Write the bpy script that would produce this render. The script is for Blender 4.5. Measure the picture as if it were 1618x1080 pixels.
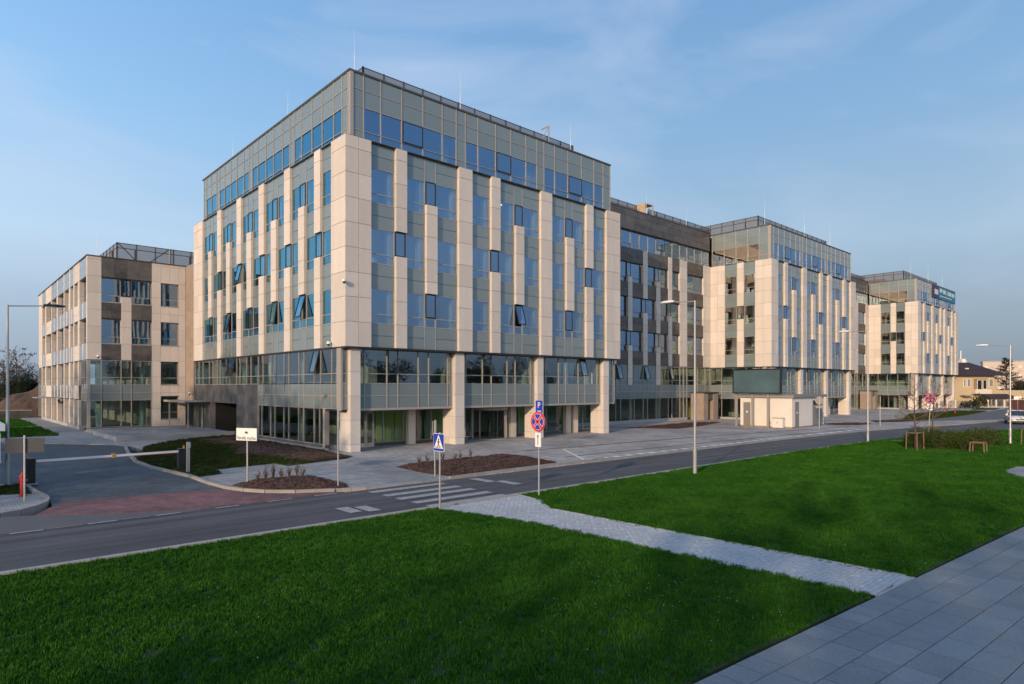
import bpy, bmesh, math, random
import numpy as np
from mathutils import Vector, Matrix
R = math.radians
rnd = random.Random(7)
for o in list(bpy.data.objects): bpy.data.objects.remove(o)
S = bpy.context.scene
COL = S.collection

# ------------------------------------------------------------------ camera, light, exposure
cam_d = bpy.data.cameras.new('camera'); cam = bpy.data.objects.new('camera', cam_d); COL.objects.link(cam)
cam.location = (-17.63, -33.57, 3.8); cam.rotation_euler = (R(90), 0, R(-42.33))
cam_d.sensor_width = 36; cam_d.lens = 22.45; cam_d.shift_y = 0.04425; cam_d.clip_end = 3000; cam_d.clip_start = .1
S.camera = cam
S.view_settings.view_transform = 'Standard'; S.view_settings.look = 'None'
S.view_settings.exposure = 0.62; S.view_settings.gamma = 1; S.view_settings.use_curve_mapping = False
SUN_AZ = 21.0; SUN_EL = 14.0          # travel direction of the light, from +X; elevation
W = bpy.data.worlds.new('World'); S.world = W; W.use_nodes = True
nt = W.node_tree; nt.nodes.clear()
n_out = nt.nodes.new('ShaderNodeOutputWorld'); n_bg = nt.nodes.new('ShaderNodeBackground')
n_sky = nt.nodes.new('ShaderNodeTexSky'); n_sky.sky_type = 'NISHITA'; n_sky.sun_disc = False
n_sky.sun_elevation = R(SUN_EL)
toward = (-math.cos(R(SUN_AZ)), -math.sin(R(SUN_AZ)))
n_sky.sun_rotation = math.atan2(toward[0], toward[1])
n_sky.air_density = 1.0; n_sky.dust_density = 2.0; n_sky.ozone_density = 1.6; n_sky.altitude = 100
n_bg.inputs['Strength'].default_value = 0.15
# thin high cloud veil
tc = nt.nodes.new('ShaderNodeTexCoord'); mp = nt.nodes.new('ShaderNodeMapping'); mp.inputs['Scale'].default_value = (1.2, 2.2, 5.5)
mp.inputs['Rotation'].default_value = (R(8), R(6), R(20))
nz = nt.nodes.new('ShaderNodeTexNoise'); nz.inputs['Scale'].default_value = 1.5; nz.inputs['Detail'].default_value = 5; nz.inputs['Roughness'].default_value = .5
nz.inputs['Distortion'].default_value = .6
cr = nt.nodes.new('ShaderNodeMapRange'); cr.inputs['From Min'].default_value = .42; cr.inputs['From Max'].default_value = .72
cr.inputs['To Min'].default_value = 0; cr.inputs['To Max'].default_value = .62
mx = nt.nodes.new('ShaderNodeMix'); mx.data_type = 'RGBA'
mx.inputs['B'].default_value = (2.55, 3.0, 3.75, 1)
nt.links.new(tc.outputs['Generated'], mp.inputs['Vector']); nt.links.new(mp.outputs[0], nz.inputs['Vector'])
nt.links.new(nz.outputs['Fac'], cr.inputs['Value']); m3 = nt.nodes.new('ShaderNodeMapRange'); m3.inputs['From Min'].default_value = -.98; m3.inputs['From Max'].default_value = -.6; m3.inputs['To Min'].default_value = .4; m3.inputs['To Max'].default_value = 1
mm_ = nt.nodes.new('ShaderNodeMath'); mm_.operation = 'MULTIPLY'; nt.links.new(cr.outputs[0], mm_.inputs[0]); nt.links.new(m3.outputs[0], mm_.inputs[1]); nt.links.new(mm_.outputs[0], mx.inputs['Factor'])
sx = nt.nodes.new('ShaderNodeSeparateXYZ'); nt.links.new(tc.outputs['Generated'], sx.inputs[0])
mrz = nt.nodes.new('ShaderNodeMapRange'); mrz.inputs['From Min'].default_value = -.1; mrz.inputs['From Max'].default_value = 1; nt.links.new(sx.outputs['Z'], mrz.inputs['Value'])
rp = nt.nodes.new('ShaderNodeValToRGB'); nt.links.new(mrz.outputs[0], rp.inputs[0]); el = rp.color_ramp.elements
K = 4.0
for i, (z, c) in enumerate(((.02, (1.18, 1.48, 1.95)), (.10, (1.48, 1.90, 2.42)), (.20, (1.88, 2.62, 3.4)), (.36, (1.20, 2.15, 3.35)), (.55, (.72, 1.55, 2.9)), (.80, (.42, 1.05, 2.3)))):
    z = (z+.1)/1.1; e = el[i] if i < 2 else el.new(z); e.position = z; e.color = (c[0]/K, c[1]/K, c[2]/K, 1)
sc_ = nt.nodes.new('ShaderNodeVectorMath'); sc_.operation = 'SCALE'; sc_.inputs['Scale'].default_value = K; nt.links.new(rp.outputs[0], sc_.inputs[0])
hz = nt.nodes.new('ShaderNodeMix'); hz.data_type = 'RGBA'
dt = nt.nodes.new('ShaderNodeVectorMath'); dt.operation = 'DOT_PRODUCT'; nt.links.new(tc.outputs['Generated'], dt.inputs[0]); dt.inputs[1].default_value = (toward[0]*math.cos(R(SUN_EL)), toward[1]*math.cos(R(SUN_EL)), math.sin(R(SUN_EL)))
nt.links.new(dt.outputs['Value'], m3.inputs['Value'])
m1 = nt.nodes.new('ShaderNodeMapRange'); m1.inputs['From Min'].default_value = -.3; m1.inputs['From Max'].default_value = .75; m1.inputs['To Min'].default_value = .92; m1.inputs['To Max'].default_value = .45; m1.interpolation_type = 'SMOOTHSTEP'
nt.links.new(dt.outputs['Value'], m1.inputs['Value']); nt.links.new(m1.outputs[0], hz.inputs['Factor'])
m2 = nt.nodes.new('ShaderNodeMapRange'); m2.inputs['From Min'].default_value = -1; m2.inputs['From Max'].default_value = -.2; m2.inputs['To Min'].default_value = K*.78; m2.inputs['To Max'].default_value = K*1.30
nt.links.new(dt.outputs['Value'], m2.inputs['Value']); nt.links.new(m2.outputs[0], sc_.inputs['Scale'])
nt.links.new(n_sky.outputs[0], hz.inputs['A']); nt.links.new(sc_.outputs[0], hz.inputs['B'])
nt.links.new(hz.outputs['Result'], mx.inputs['A']); nt.links.new(mx.outputs['Result'], n_bg.inputs['Color'])
nt.links.new(n_bg.outputs[0], n_out.inputs['Surface'])
sd = bpy.data.lights.new('sun', 'SUN'); sd.energy = 2.25; sd.angle = R(0.5); sd.color = (1.0, 0.73, 0.49)
sun = bpy.data.objects.new('sun', sd); COL.objects.link(sun)
dirv = Vector((math.cos(R(SUN_AZ))*math.cos(R(SUN_EL)), math.sin(R(SUN_AZ))*math.cos(R(SUN_EL)), -math.sin(R(SUN_EL))))
sun.rotation_euler = dirv.to_track_quat('-Z', 'Y').to_euler(); sun.location = (-60, -40, 40)
S.cycles.max_bounces = 8; S.cycles.transparent_max_bounces = 16; S.cycles.caustics_reflective = False; S.cycles.caustics_refractive = False

# ------------------------------------------------------------------ materials
MATS = {}
def mat(name, col, rough=.7, metal=0, spec=.5, noise=None, bump=None, rand=0, emit=None, alpha=None, coat=0, streak=None):
    """principled; noise=(scale, amount, detail) value variation in object/world space; rand = per-object variation"""
    if name in MATS: return MATS[name]
    m = bpy.data.materials.new(name); m.use_nodes = True; t = m.node_tree; N = t.nodes; L = t.links
    b = N['Principled BSDF']; b.inputs['Base Color'].default_value = (*col, 1); b.inputs['Roughness'].default_value = rough
    b.inputs['Metallic'].default_value = metal; b.inputs['Specular IOR Level'].default_value = spec
    if coat: b.inputs['Coat Weight'].default_value = coat; b.inputs['Coat Roughness'].default_value = .03
    geo = N.new('ShaderNodeNewGeometry')
    src = None
    if noise or rand or streak:
        val = None
        def addv(a, w):
            nonlocal val
            s = N.new('ShaderNodeMath'); s.operation = 'MULTIPLY_ADD'; L.new(a, s.inputs[0]); s.inputs[1].default_value = w
            if val is None: s.inputs[2].default_value = 1 - w/2
            else:
                s.inputs[2].default_value = 0; q = N.new('ShaderNodeMath'); q.operation = 'ADD'; L.new(val, q.inputs[0]); L.new(s.outputs[0], q.inputs[1])
                r_ = N.new('ShaderNodeMath'); r_.operation = 'SUBTRACT'; L.new(q.outputs[0], r_.inputs[0]); r_.inputs[1].default_value = w/2
                val = r_.outputs[0]; return
            val = s.outputs[0]
        def norm(a):
            q = N.new('ShaderNodeMapRange'); q.inputs['From Min'].default_value = .28; q.inputs['From Max'].default_value = .72; L.new(a, q.inputs['Value']); return q.outputs[0]
        if noise:
            for i, (sc, am, de) in enumerate(noise):
                z = N.new('ShaderNodeTexNoise'); z.inputs['Scale'].default_value = sc; z.inputs['Detail'].default_value = de; z.inputs['Roughness'].default_value = .6
                L.new(geo.outputs['Position'], z.inputs['Vector']); addv(norm(z.outputs['Fac']), am*2)
        if streak:
            (sx, sy, sz, am) = streak
            mp = N.new('ShaderNodeMapping'); mp.inputs['Scale'].default_value = (sx, sy, sz); L.new(geo.outputs['Position'], mp.inputs['Vector'])
            z = N.new('ShaderNodeTexNoise'); z.inputs['Scale'].default_value = 1; z.inputs['Detail'].default_value = 4; L.new(mp.outputs[0], z.inputs['Vector'])
            addv(norm(z.outputs['Fac']), am*2)
        if rand:
            oi = N.new('ShaderNodeObjectInfo'); addv(oi.outputs['Random'], rand*2)
        mul = N.new('ShaderNodeMix'); mul.data_type = 'RGBA'; mul.blend_type = 'MULTIPLY'; mul.inputs['Factor'].default_value = 1
        mul.inputs['A'].default_value = (*col, 1); L.new(val, mul.inputs['B']); L.new(mul.outputs['Result'], b.inputs['Base Color'])
    if bump:
        sc, st = bump
        z = N.new('ShaderNodeTexNoise'); z.inputs['Scale'].default_value = sc; z.inputs['Detail'].default_value = 4
        L.new(geo.outputs['Position'], z.inputs['Vector'])
        bp = N.new('ShaderNodeBump'); bp.inputs['Strength'].default_value = st; bp.inputs['Distance'].default_value = .02
        L.new(z.outputs['Fac'], bp.inputs['Height']); L.new(bp.outputs[0], b.inputs['Normal'])
    if emit:
        b.inputs['Emission Color'].default_value = (*emit[0], 1); b.inputs['Emission Strength'].default_value = emit[1]
    MATS[name] = m
    return m

def glass_mat(name, tint, base=.2, wav=.25, gl=(1, 1, 1)):
    m = bpy.data.materials.new(name); m.use_nodes = True; t = m.node_tree; N = t.nodes; L = t.links; N.clear()
    out = N.new('ShaderNodeOutputMaterial'); mixs = N.new('ShaderNodeMixShader'); tr = N.new('ShaderNodeBsdfTransparent'); g = N.new('ShaderNodeBsdfGlossy')
    tr.inputs['Color'].default_value = (*tint, 1); g.inputs['Roughness'].default_value = .015; g.inputs['Color'].default_value = (*gl, 1)
    fr = N.new('ShaderNodeFresnel'); fr.inputs['IOR'].default_value = 1.5
    ad = N.new('ShaderNodeMath'); ad.operation = 'MULTIPLY_ADD'; ad.use_clamp = True; ad.inputs[1].default_value = 1.6; ad.inputs[2].default_value = base
    L.new(fr.outputs[0], ad.inputs[0]); L.new(ad.outputs[0], mixs.inputs[0]); L.new(tr.outputs[0], mixs.inputs[1]); L.new(g.outputs[0], mixs.inputs[2])
    geo = N.new('ShaderNodeNewGeometry'); z = N.new('ShaderNodeTexNoise'); z.inputs['Scale'].default_value = .55; z.inputs['Detail'].default_value = 1
    nb = N.new('ShaderNodeMath'); nb.operation = 'SUBTRACT'; nb.inputs[0].default_value = 1; L.new(geo.outputs['Backfacing'], nb.inputs[1])
    ml = N.new('ShaderNodeMath'); ml.operation = 'MULTIPLY'; L.new(ad.outputs[0], ml.inputs[0]); L.new(nb.outputs[0], ml.inputs[1]); L.new(ml.outputs[0], mixs.inputs[0])
    L.new(geo.outputs['Position'], z.inputs['Vector'])
    bp = N.new('ShaderNodeBump'); bp.inputs['Strength'].default_value = wav; bp.inputs['Distance'].default_value = .03
    L.new(z.outputs['Fac'], bp.inputs['Height']); L.new(bp.outputs[0], g.inputs['Normal'])
    L.new(mixs.outputs[0], out.inputs['Surface']); MATS[name] = m
    return m

M_stone = mat('cream_stone', (.60, .54, .49), .75, noise=[(3, .035, 4), (60, .03, 2)], rand=.075, bump=(80, .08), streak=(1.5, 1.5, .25, .045))
M_stoneback = mat('stone_joint', (.22, .18, .15), .9)
M_dark = mat('dark_granite', (.084, .076, .073), .5, noise=[(1.3, .38, 5), (12, .22, 3)], rand=.22, bump=(50, .1))
M_dark_shaded = mat('shaded_dark_granite', (.078, .080, .088), .5, noise=[(1.6, .30, 5), (9, .22, 4)], rand=.22, bump=(50, .15))  # dark granite again, with the bluish shade of the garage wall in its colour
M_brown = mat('brown_granite', (.30, .235, .19), .65, noise=[(1.3, .14, 5), (25, .1, 3)], rand=.08, bump=(50, .1))
M_span = mat('spandrel_glass', (.165, .205, .215), .12, spec=.7, rand=.05, coat=.25)
M_spanw = mat('spandrel_glass_pale', (.20, .225, .245), .18, spec=.8, rand=.05)
M_metal = mat('bronze_aluminium', (.36, .325, .30), .42, metal=.15, spec=.5)
M_cap = mat('dark_coping', (.085, .075, .068), .5, metal=.3)
M_black = mat('black_frame', (.012, .012, .013), .4)
M_soffit = mat('dark_soffit', (.022, .02, .019), .7)  # dark soffit, colour lowered further to deepen the shade in the recesses
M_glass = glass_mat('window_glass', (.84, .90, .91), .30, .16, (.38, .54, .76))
M_glasst = glass_mat('side_glass_teal_reflection', (.84, .91, .92), .34, .16, (.30, .66, .84))  # teal sky reflection of the left faces put into the gloss colour
M_glassr = glass_mat('return_glass_warm_reflection', (.80, .86, .84), .30, .18, (.72, .64, .58))  # golden reflections on the return faces painted in through the gloss tint
M_glassl = glass_mat('lower_glass_grey_reflection', (.82, .91, .89), .20, .18, (.50, .60, .66))  # greyer gloss tint stands in for low sky mirrored on the lower floors
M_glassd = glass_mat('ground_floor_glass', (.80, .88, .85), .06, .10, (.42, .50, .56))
M_conc = mat('concrete', (.36, .35, .34), .85, noise=[(.7, .10, 5), (14, .06, 3)], bump=(60, .15))
M_slab = mat('slab_concrete', (.22, .215, .205), .9)
M_inner = mat('interior_plaster', (.40, .39, .36), .9)
M_lime = mat('lime_partition', (.62, .64, .22), .9)
M_icol = mat('interior_column', (.42, .47, .43), .8)
M_ceil = mat('lamp_strip', (.9, .9, .85), .5, emit=((1, .93, .8), 1.6))
M_steel = mat('galvanised_steel', (.42, .43, .43), .45, metal=.6)
M_signback = mat('sign_back_grey', (.33, .32, .31), .5, metal=.4)
M_white = mat('white_paint', (.78, .77, .74), .6, noise=[(2, .03, 3)])
M_wmark = mat('road_paint', (.33, .33, .325), .85, noise=[(6, .28, 6), (50, .2, 3)])
M_red = mat('red_paint', (.62, .03, .025), .4)
M_redd = mat('hydrant_red', (.36, .018, .02), .5)
M_blue = mat('sign_blue', (.015, .045, .42), .35)
M_blk = mat('sign_black', (.01, .01, .01), .5)
M_asph = mat('asphalt', (.078, .076, .080), .88, noise=[(.35, .20, 5), (30, .22, 4), (120, .25, 3)], bump=(150, .3), streak=(.05, 2.2, 1, .42))
M_asph2 = mat('pale_asphalt', (.115, .112, .113), .9, noise=[(.5, .18, 5), (120, .2, 3)], bump=(150, .3))

def paver_mat(name, c1, c2, mortar, bw, bh, rot=0, big=.17, mort=.014):
    m = bpy.data.materials.new(name); m.use_nodes = True; t = m.node_tree; N = t.nodes; L = t.links; b = N['Principled BSDF']
    b.inputs['Roughness'].default_value = .85
    geo = N.new('ShaderNodeNewGeometry'); mp = N.new('ShaderNodeMapping'); mp.inputs['Rotation'].default_value = (0, 0, R(rot))
    br = N.new('ShaderNodeTexBrick'); br.inputs['Color1'].default_value = (*c1, 1); br.inputs['Color2'].default_value = (*c2, 1); br.inputs['Mortar'].default_value = (*mortar, 1)
    br.inputs['Scale'].default_value = 1; br.inputs['Brick Width'].default_value = bw; br.inputs['Row Height'].default_value = bh; br.inputs['Mortar Size'].default_value = mort
    br.inputs['Mortar Smooth'].default_value = .3; br.inputs['Bias'].default_value = 0
    L.new(geo.outputs['Position'], mp.inputs[0]); L.new(mp.outputs[0], br.inputs['Vector'])
    prev = br.outputs['Color']
    for sc, am, de in ((.25, big, 5), (1.7, big*.7, 5), (12, .14, 4), (45, .16, 3)):
        z = N.new('ShaderNodeTexNoise'); z.inputs['Scale'].default_value = sc; z.inputs['Detail'].default_value = de; L.new(geo.outputs['Position'], z.inputs['Vector'])
        mr = N.new('ShaderNodeMapRange'); mr.inputs['From Min'].default_value = .33; mr.inputs['From Max'].default_value = .67
        mr.inputs['To Min'].default_value = 1-am*1.5; mr.inputs['To Max'].default_value = 1+am*1.5
        L.new(z.outputs['Fac'], mr.inputs['Value'])
        q = N.new('ShaderNodeMix'); q.data_type = 'RGBA'; q.blend_type = 'MULTIPLY'; q.inputs['Factor'].default_value = 1
        L.new(prev, q.inputs['A']); L.new(mr.outputs[0], q.inputs['B']); prev = q.outputs['Result']
    L.new(prev, b.inputs['Base Color'])
    bp = N.new('ShaderNodeBump'); bp.inputs['Strength'].default_value = .5; bp.inputs['Distance'].default_value = .006; bp.invert = True
    L.new(br.outputs['Fac'], bp.inputs['Height']); L.new(bp.outputs[0], b.inputs['Normal'])
    MATS[name] = m; return m
M_plaza = paver_mat('plaza_paving', (.38, .355, .33), (.33, .31, .29), (.17, .16, .15), .5, .5, 0)
M_plaza2 = paver_mat('light_paving', (.36, .36, .355), (.30, .30, .295), (.17, .17, .17), .2, .1, 0)
M_drive = paver_mat('dark_block_paving', (.095, .115, .13), (.06, .078, .095), (.035, .04, .045), .2, .1, 0, .22)
M_redbr = paver_mat('red_block_paving', (.215, .085, .085), (.16, .07, .072), (.08, .05, .048), .2, .1, 0, .26)
M_slabn = mat('granite_slab', (.20, .215, .225), .8, noise=[(2.0, .10, 6), (22, .13, 4), (90, .22, 3)], rand=.10, bump=(90, .25))
M_paver = mat('grey_paver', (.39, .41, .43), .85, noise=[(.8, .12, 4), (50, .12, 3), (9, .22, 2)], bump=(90, .25))
M_kerb = mat('kerb_stone', (.30, .275, .25), .85, noise=[(3, .12, 4), (60, .1, 3)], rand=.08)
M_edge = mat('edging_concrete', (.36, .345, .32), .85, noise=[(3, .12, 4)])
M_joint = mat('joint_soil', (.045, .042, .038), .95, noise=[(3, .5, 4)])
M_mulch = mat('bark_mulch', (.075, .036, .024), .95, noise=[(18, .8, 5), (3, .4, 3)], bump=(40, 1.0))
M_chips = mat('bark_chips_mat', (.105, .045, .030), .9, noise=[(40, .9, 3), (6, .5, 3)])
M_soil = mat('lawn_soil', (.018, .042, .007), .95, noise=[(1.2, .25, 5), (40, .5, 3)], bump=(60, 1.0))
M_field = mat('field', (.055, .06, .03), .95, noise=[(.06, .3, 6), (1, .2, 5)])
M_bark = mat('tree_bark', (.10, .065, .045), .9, noise=[(20, .3, 3)])
M_barkfar = mat('far_tree_bark', (.075, .055, .05), .9)
M_wood = mat('stake_wood', (.17, .105, .06), .85, noise=[(20, .2, 3)])
M_ply = mat('plywood', (.40, .29, .18), .8, noise=[(5, .12, 4)])

def grass_mat(name, col, col2):
    m = bpy.data.materials.new(name); m.use_nodes = True; t = m.node_tree; N = t.nodes; L = t.links; b = N['Principled BSDF']
    b.inputs['Roughness'].default_value = .75; b.inputs['Specular IOR Level'].default_value = .08
    oi = N.new('ShaderNodeObjectInfo'); geo = N.new('ShaderNodeNewGeometry'); z = N.new('ShaderNodeTexNoise'); z.inputs['Scale'].default_value = .6; z.inputs['Detail'].default_value = 7
    L.new(geo.outputs['Position'], z.inputs['Vector'])
    a = N.new('ShaderNodeMath'); a.operation = 'MULTIPLY_ADD'; a.inputs[1].default_value = .8; L.new(oi.outputs['Random'], a.inputs[0])
    mr = N.new('ShaderNodeMapRange'); mr.inputs['From Min'].default_value = .3; mr.inputs['From Max'].default_value = .7; mr.inputs['To Min'].default_value = -.18; mr.inputs['To Max'].default_value = .38
    L.new(z.outputs['Fac'], mr.inputs['Value']); L.new(mr.outputs[0], a.inputs[2])
    q = N.new('ShaderNodeMix'); q.data_type = 'RGBA'; q.inputs['A'].default_value = (*col, 1); q.inputs['B'].default_value = (*col2, 1)
    L.new(a.outputs[0], q.inputs['Factor']); L.new(q.outputs['Result'], b.inputs['Base Color'])
    MATS[name] = m; return m
M_grass = grass_mat('grass_blades', (.011, .064, .005), (.044, .140, .012))
M_grassd = grass_mat('thin_grass_blades', (.020, .035, .006), (.050, .062, .016))
M_leaf = grass_mat('shrub_leaf', (.025, .045, .008), (.06, .085, .018))
M_leafd = grass_mat('conifer_leaf', (.012, .020, .012), (.03, .04, .02))
M_leafo = grass_mat('autumn_leaf', (.07, .025, .015), (.13, .055, .025))
M_twig = grass_mat('bare_twigs', (.060, .042, .036), (.10, .075, .065))

# ------------------------------------------------------------------ helpers
def tag(o, label=None, cat=None, group=None, kind=None):
    if label: o['label'] = label
    if cat: o['category'] = cat
    if group: o['group'] = group
    if kind: o['kind'] = kind
    return o
def empty(name, loc, rz=0, **k):
    o = bpy.data.objects.new(name, None); o.location = loc; o.rotation_euler = (0, 0, rz); o.empty_display_size = .3
    COL.objects.link(o); return tag(o, **k)
BOX = {}
_F = [(0, 3, 2, 1), (4, 5, 6, 7), (0, 1, 5, 4), (1, 2, 6, 5), (2, 3, 7, 6), (3, 0, 4, 7)]
def box_mesh(dx, dy, dz, m):
    k = (round(dx, 3), round(dy, 3), round(dz, 3), m.name)
    if k not in BOX:
        x, y, z = dx/2, dy/2, dz/2
        v = [(-x, -y, -z), (x, -y, -z), (x, y, -z), (-x, y, -z), (-x, -y, z), (x, -y, z), (x, y, z), (-x, y, z)]
        me = bpy.data.meshes.new('box'); me.from_pydata(v, [], _F); me.materials.append(m); BOX[k] = me
    return BOX[k]
def wpos(p):            # world origin of a chain of unrotated parents
    v = Vector((0, 0, 0))
    while p is not None: v += p.location; p = p.parent
    return v
def bx(name, lo, hi, m, parent=None, org=None):
    """box object from world corner to world corner"""
    d = [abs(hi[i]-lo[i]) for i in range(3)]; c = Vector([(hi[i]+lo[i])/2 for i in range(3)])
    o = bpy.data.objects.new(name, box_mesh(*d, m)); COL.objects.link(o)
    if parent is not None:
        o.parent = parent; c = c - (org if org is not None else wpos(parent))
    o.location = c
    if name == 'pane': o.rotation_euler = (rnd.uniform(-.004, .004), rnd.uniform(-.004, .004), rnd.uniform(-.005, .005))
    return o
class MB:
    def __init__(s): s.v = []; s.f = []; s.mi = []; s.cur = 0
    def box(s, lo, hi):
        n = len(s.v); (x0, y0, z0), (x1, y1, z1) = lo, hi
        if x0 > x1: x0, x1 = x1, x0
        if y0 > y1: y0, y1 = y1, y0
        if z0 > z1: z0, z1 = z1, z0
        s.v += [(x0, y0, z0), (x1, y0, z0), (x1, y1, z0), (x0, y1, z0), (x0, y0, z1), (x1, y0, z1), (x1, y1, z1), (x0, y1, z1)]
        s.f += [tuple(a+n for a in q) for q in _F]; s.mi += [s.cur]*6; return s
    def tube(s, a, b, r0, r1=None, n=8, caps=True):
        if r1 is None: r1 = r0
        a = Vector(a); b = Vector(b); d = (b-a)
        if d.length < 1e-6: return s
        d.normalize(); up = Vector((0, 0, 1)) if abs(d.z) < .95 else Vector((1, 0, 0))
        x = d.cross(up).normalized(); y = d.cross(x); k = len(s.v)
        for (p, r) in ((a, r0), (b, r1)):
            for i in range(n):
                t = 2*math.pi*i/n; s.v.append(tuple(p + x*math.cos(t)*r + y*math.sin(t)*r))
        for i in range(n): j = (i+1) % n; s.f.append((k+i, k+n+i, k+n+j, k+j)); s.mi.append(s.cur)
        if caps:
            s.f.append(tuple(k+i for i in range(n))); s.f.append(tuple(k+n+i for i in reversed(range(n)))); s.mi += [s.cur]*2
        return s
    def disc(s, c, axis, r, th, n=28):
        c = Vector(c); ax = Vector(axis).normalized(); return s.tube(c-ax*th/2, c+ax*th/2, r, r, n)
    def poly(s, pts): n = len(s.v); s.v += [tuple(p) for p in pts]; s.f.append(tuple(range(n, n+len(pts)))); s.mi.append(s.cur); return s
    def mesh(s, mats, smooth=False):
        me = bpy.data.meshes.new('m'); me.from_pydata(s.v, [], s.f)
        for m in (mats if isinstance(mats, (list, tuple)) else [mats]): me.materials.append(m)
        if isinstance(mats, (list, tuple)) and len(mats) > 1: me.polygons.foreach_set('material_index', s.mi)
        if smooth: me.shade_smooth() if hasattr(me, 'shade_smooth') else None
        return me
    def obj(s, name, mats, parent=None, loc=(0, 0, 0), rot=(0, 0, 0), **k):
        o = bpy.data.objects.new(name, s.mesh(mats)); COL.objects.link(o); o.parent = parent; o.location = loc; o.rotation_euler = rot
        return tag(o, **k)
def sheet(name, pts, z0, z1, m, parent=None, kind='structure', **k):
    """polygon slab from z0 up to z1, tessellated (concave outlines allowed)"""
    bm = bmesh.new(); vs = [bm.verts.new((x, y, z1)) for x, y in pts]; f = bm.faces.new(vs)
    if f.normal.z < 0: f.normal_flip()
    bm.normal_update()
    if f.normal.z < 0: f.normal_flip()
    r = bmesh.ops.extrude_face_region(bm, geom=[f]); nv = [e for e in r['geom'] if isinstance(e, bmesh.types.BMVert)]
    for v in vs: v.co.z = z0
    for v in nv: v.co.z = z1
    bmesh.ops.triangulate(bm, faces=[q for q in bm.faces if len(q.verts) > 4]); bmesh.ops.recalc_face_normals(bm, faces=bm.faces)
    me = bpy.data.meshes.new(name); bm.to_mesh(me); bm.free(); me.materials.append(m)
    o = bpy.data.objects.new(name, me); COL.objects.link(o)
    if parent is not None: o.parent = parent; o.location = -wpos(parent)
    return tag(o, kind=kind, **k)
def strip(name, path, w, z0, z1, m, seg=1.0, parent=None, piece='kerb_stone_piece', gap=.012, **k):
    """kerb along a path: each stone an object of its own when seg is given"""
    L = []
    for (a, b) in zip(path, path[1:]):
        a = Vector(a); b = Vector(b); d = (b-a).length; n = max(1, round(d/seg))
        for i in range(n):
            L.append((a.lerp(b, i/n), a.lerp(b, (i+1)/n)))
    return L

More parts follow.
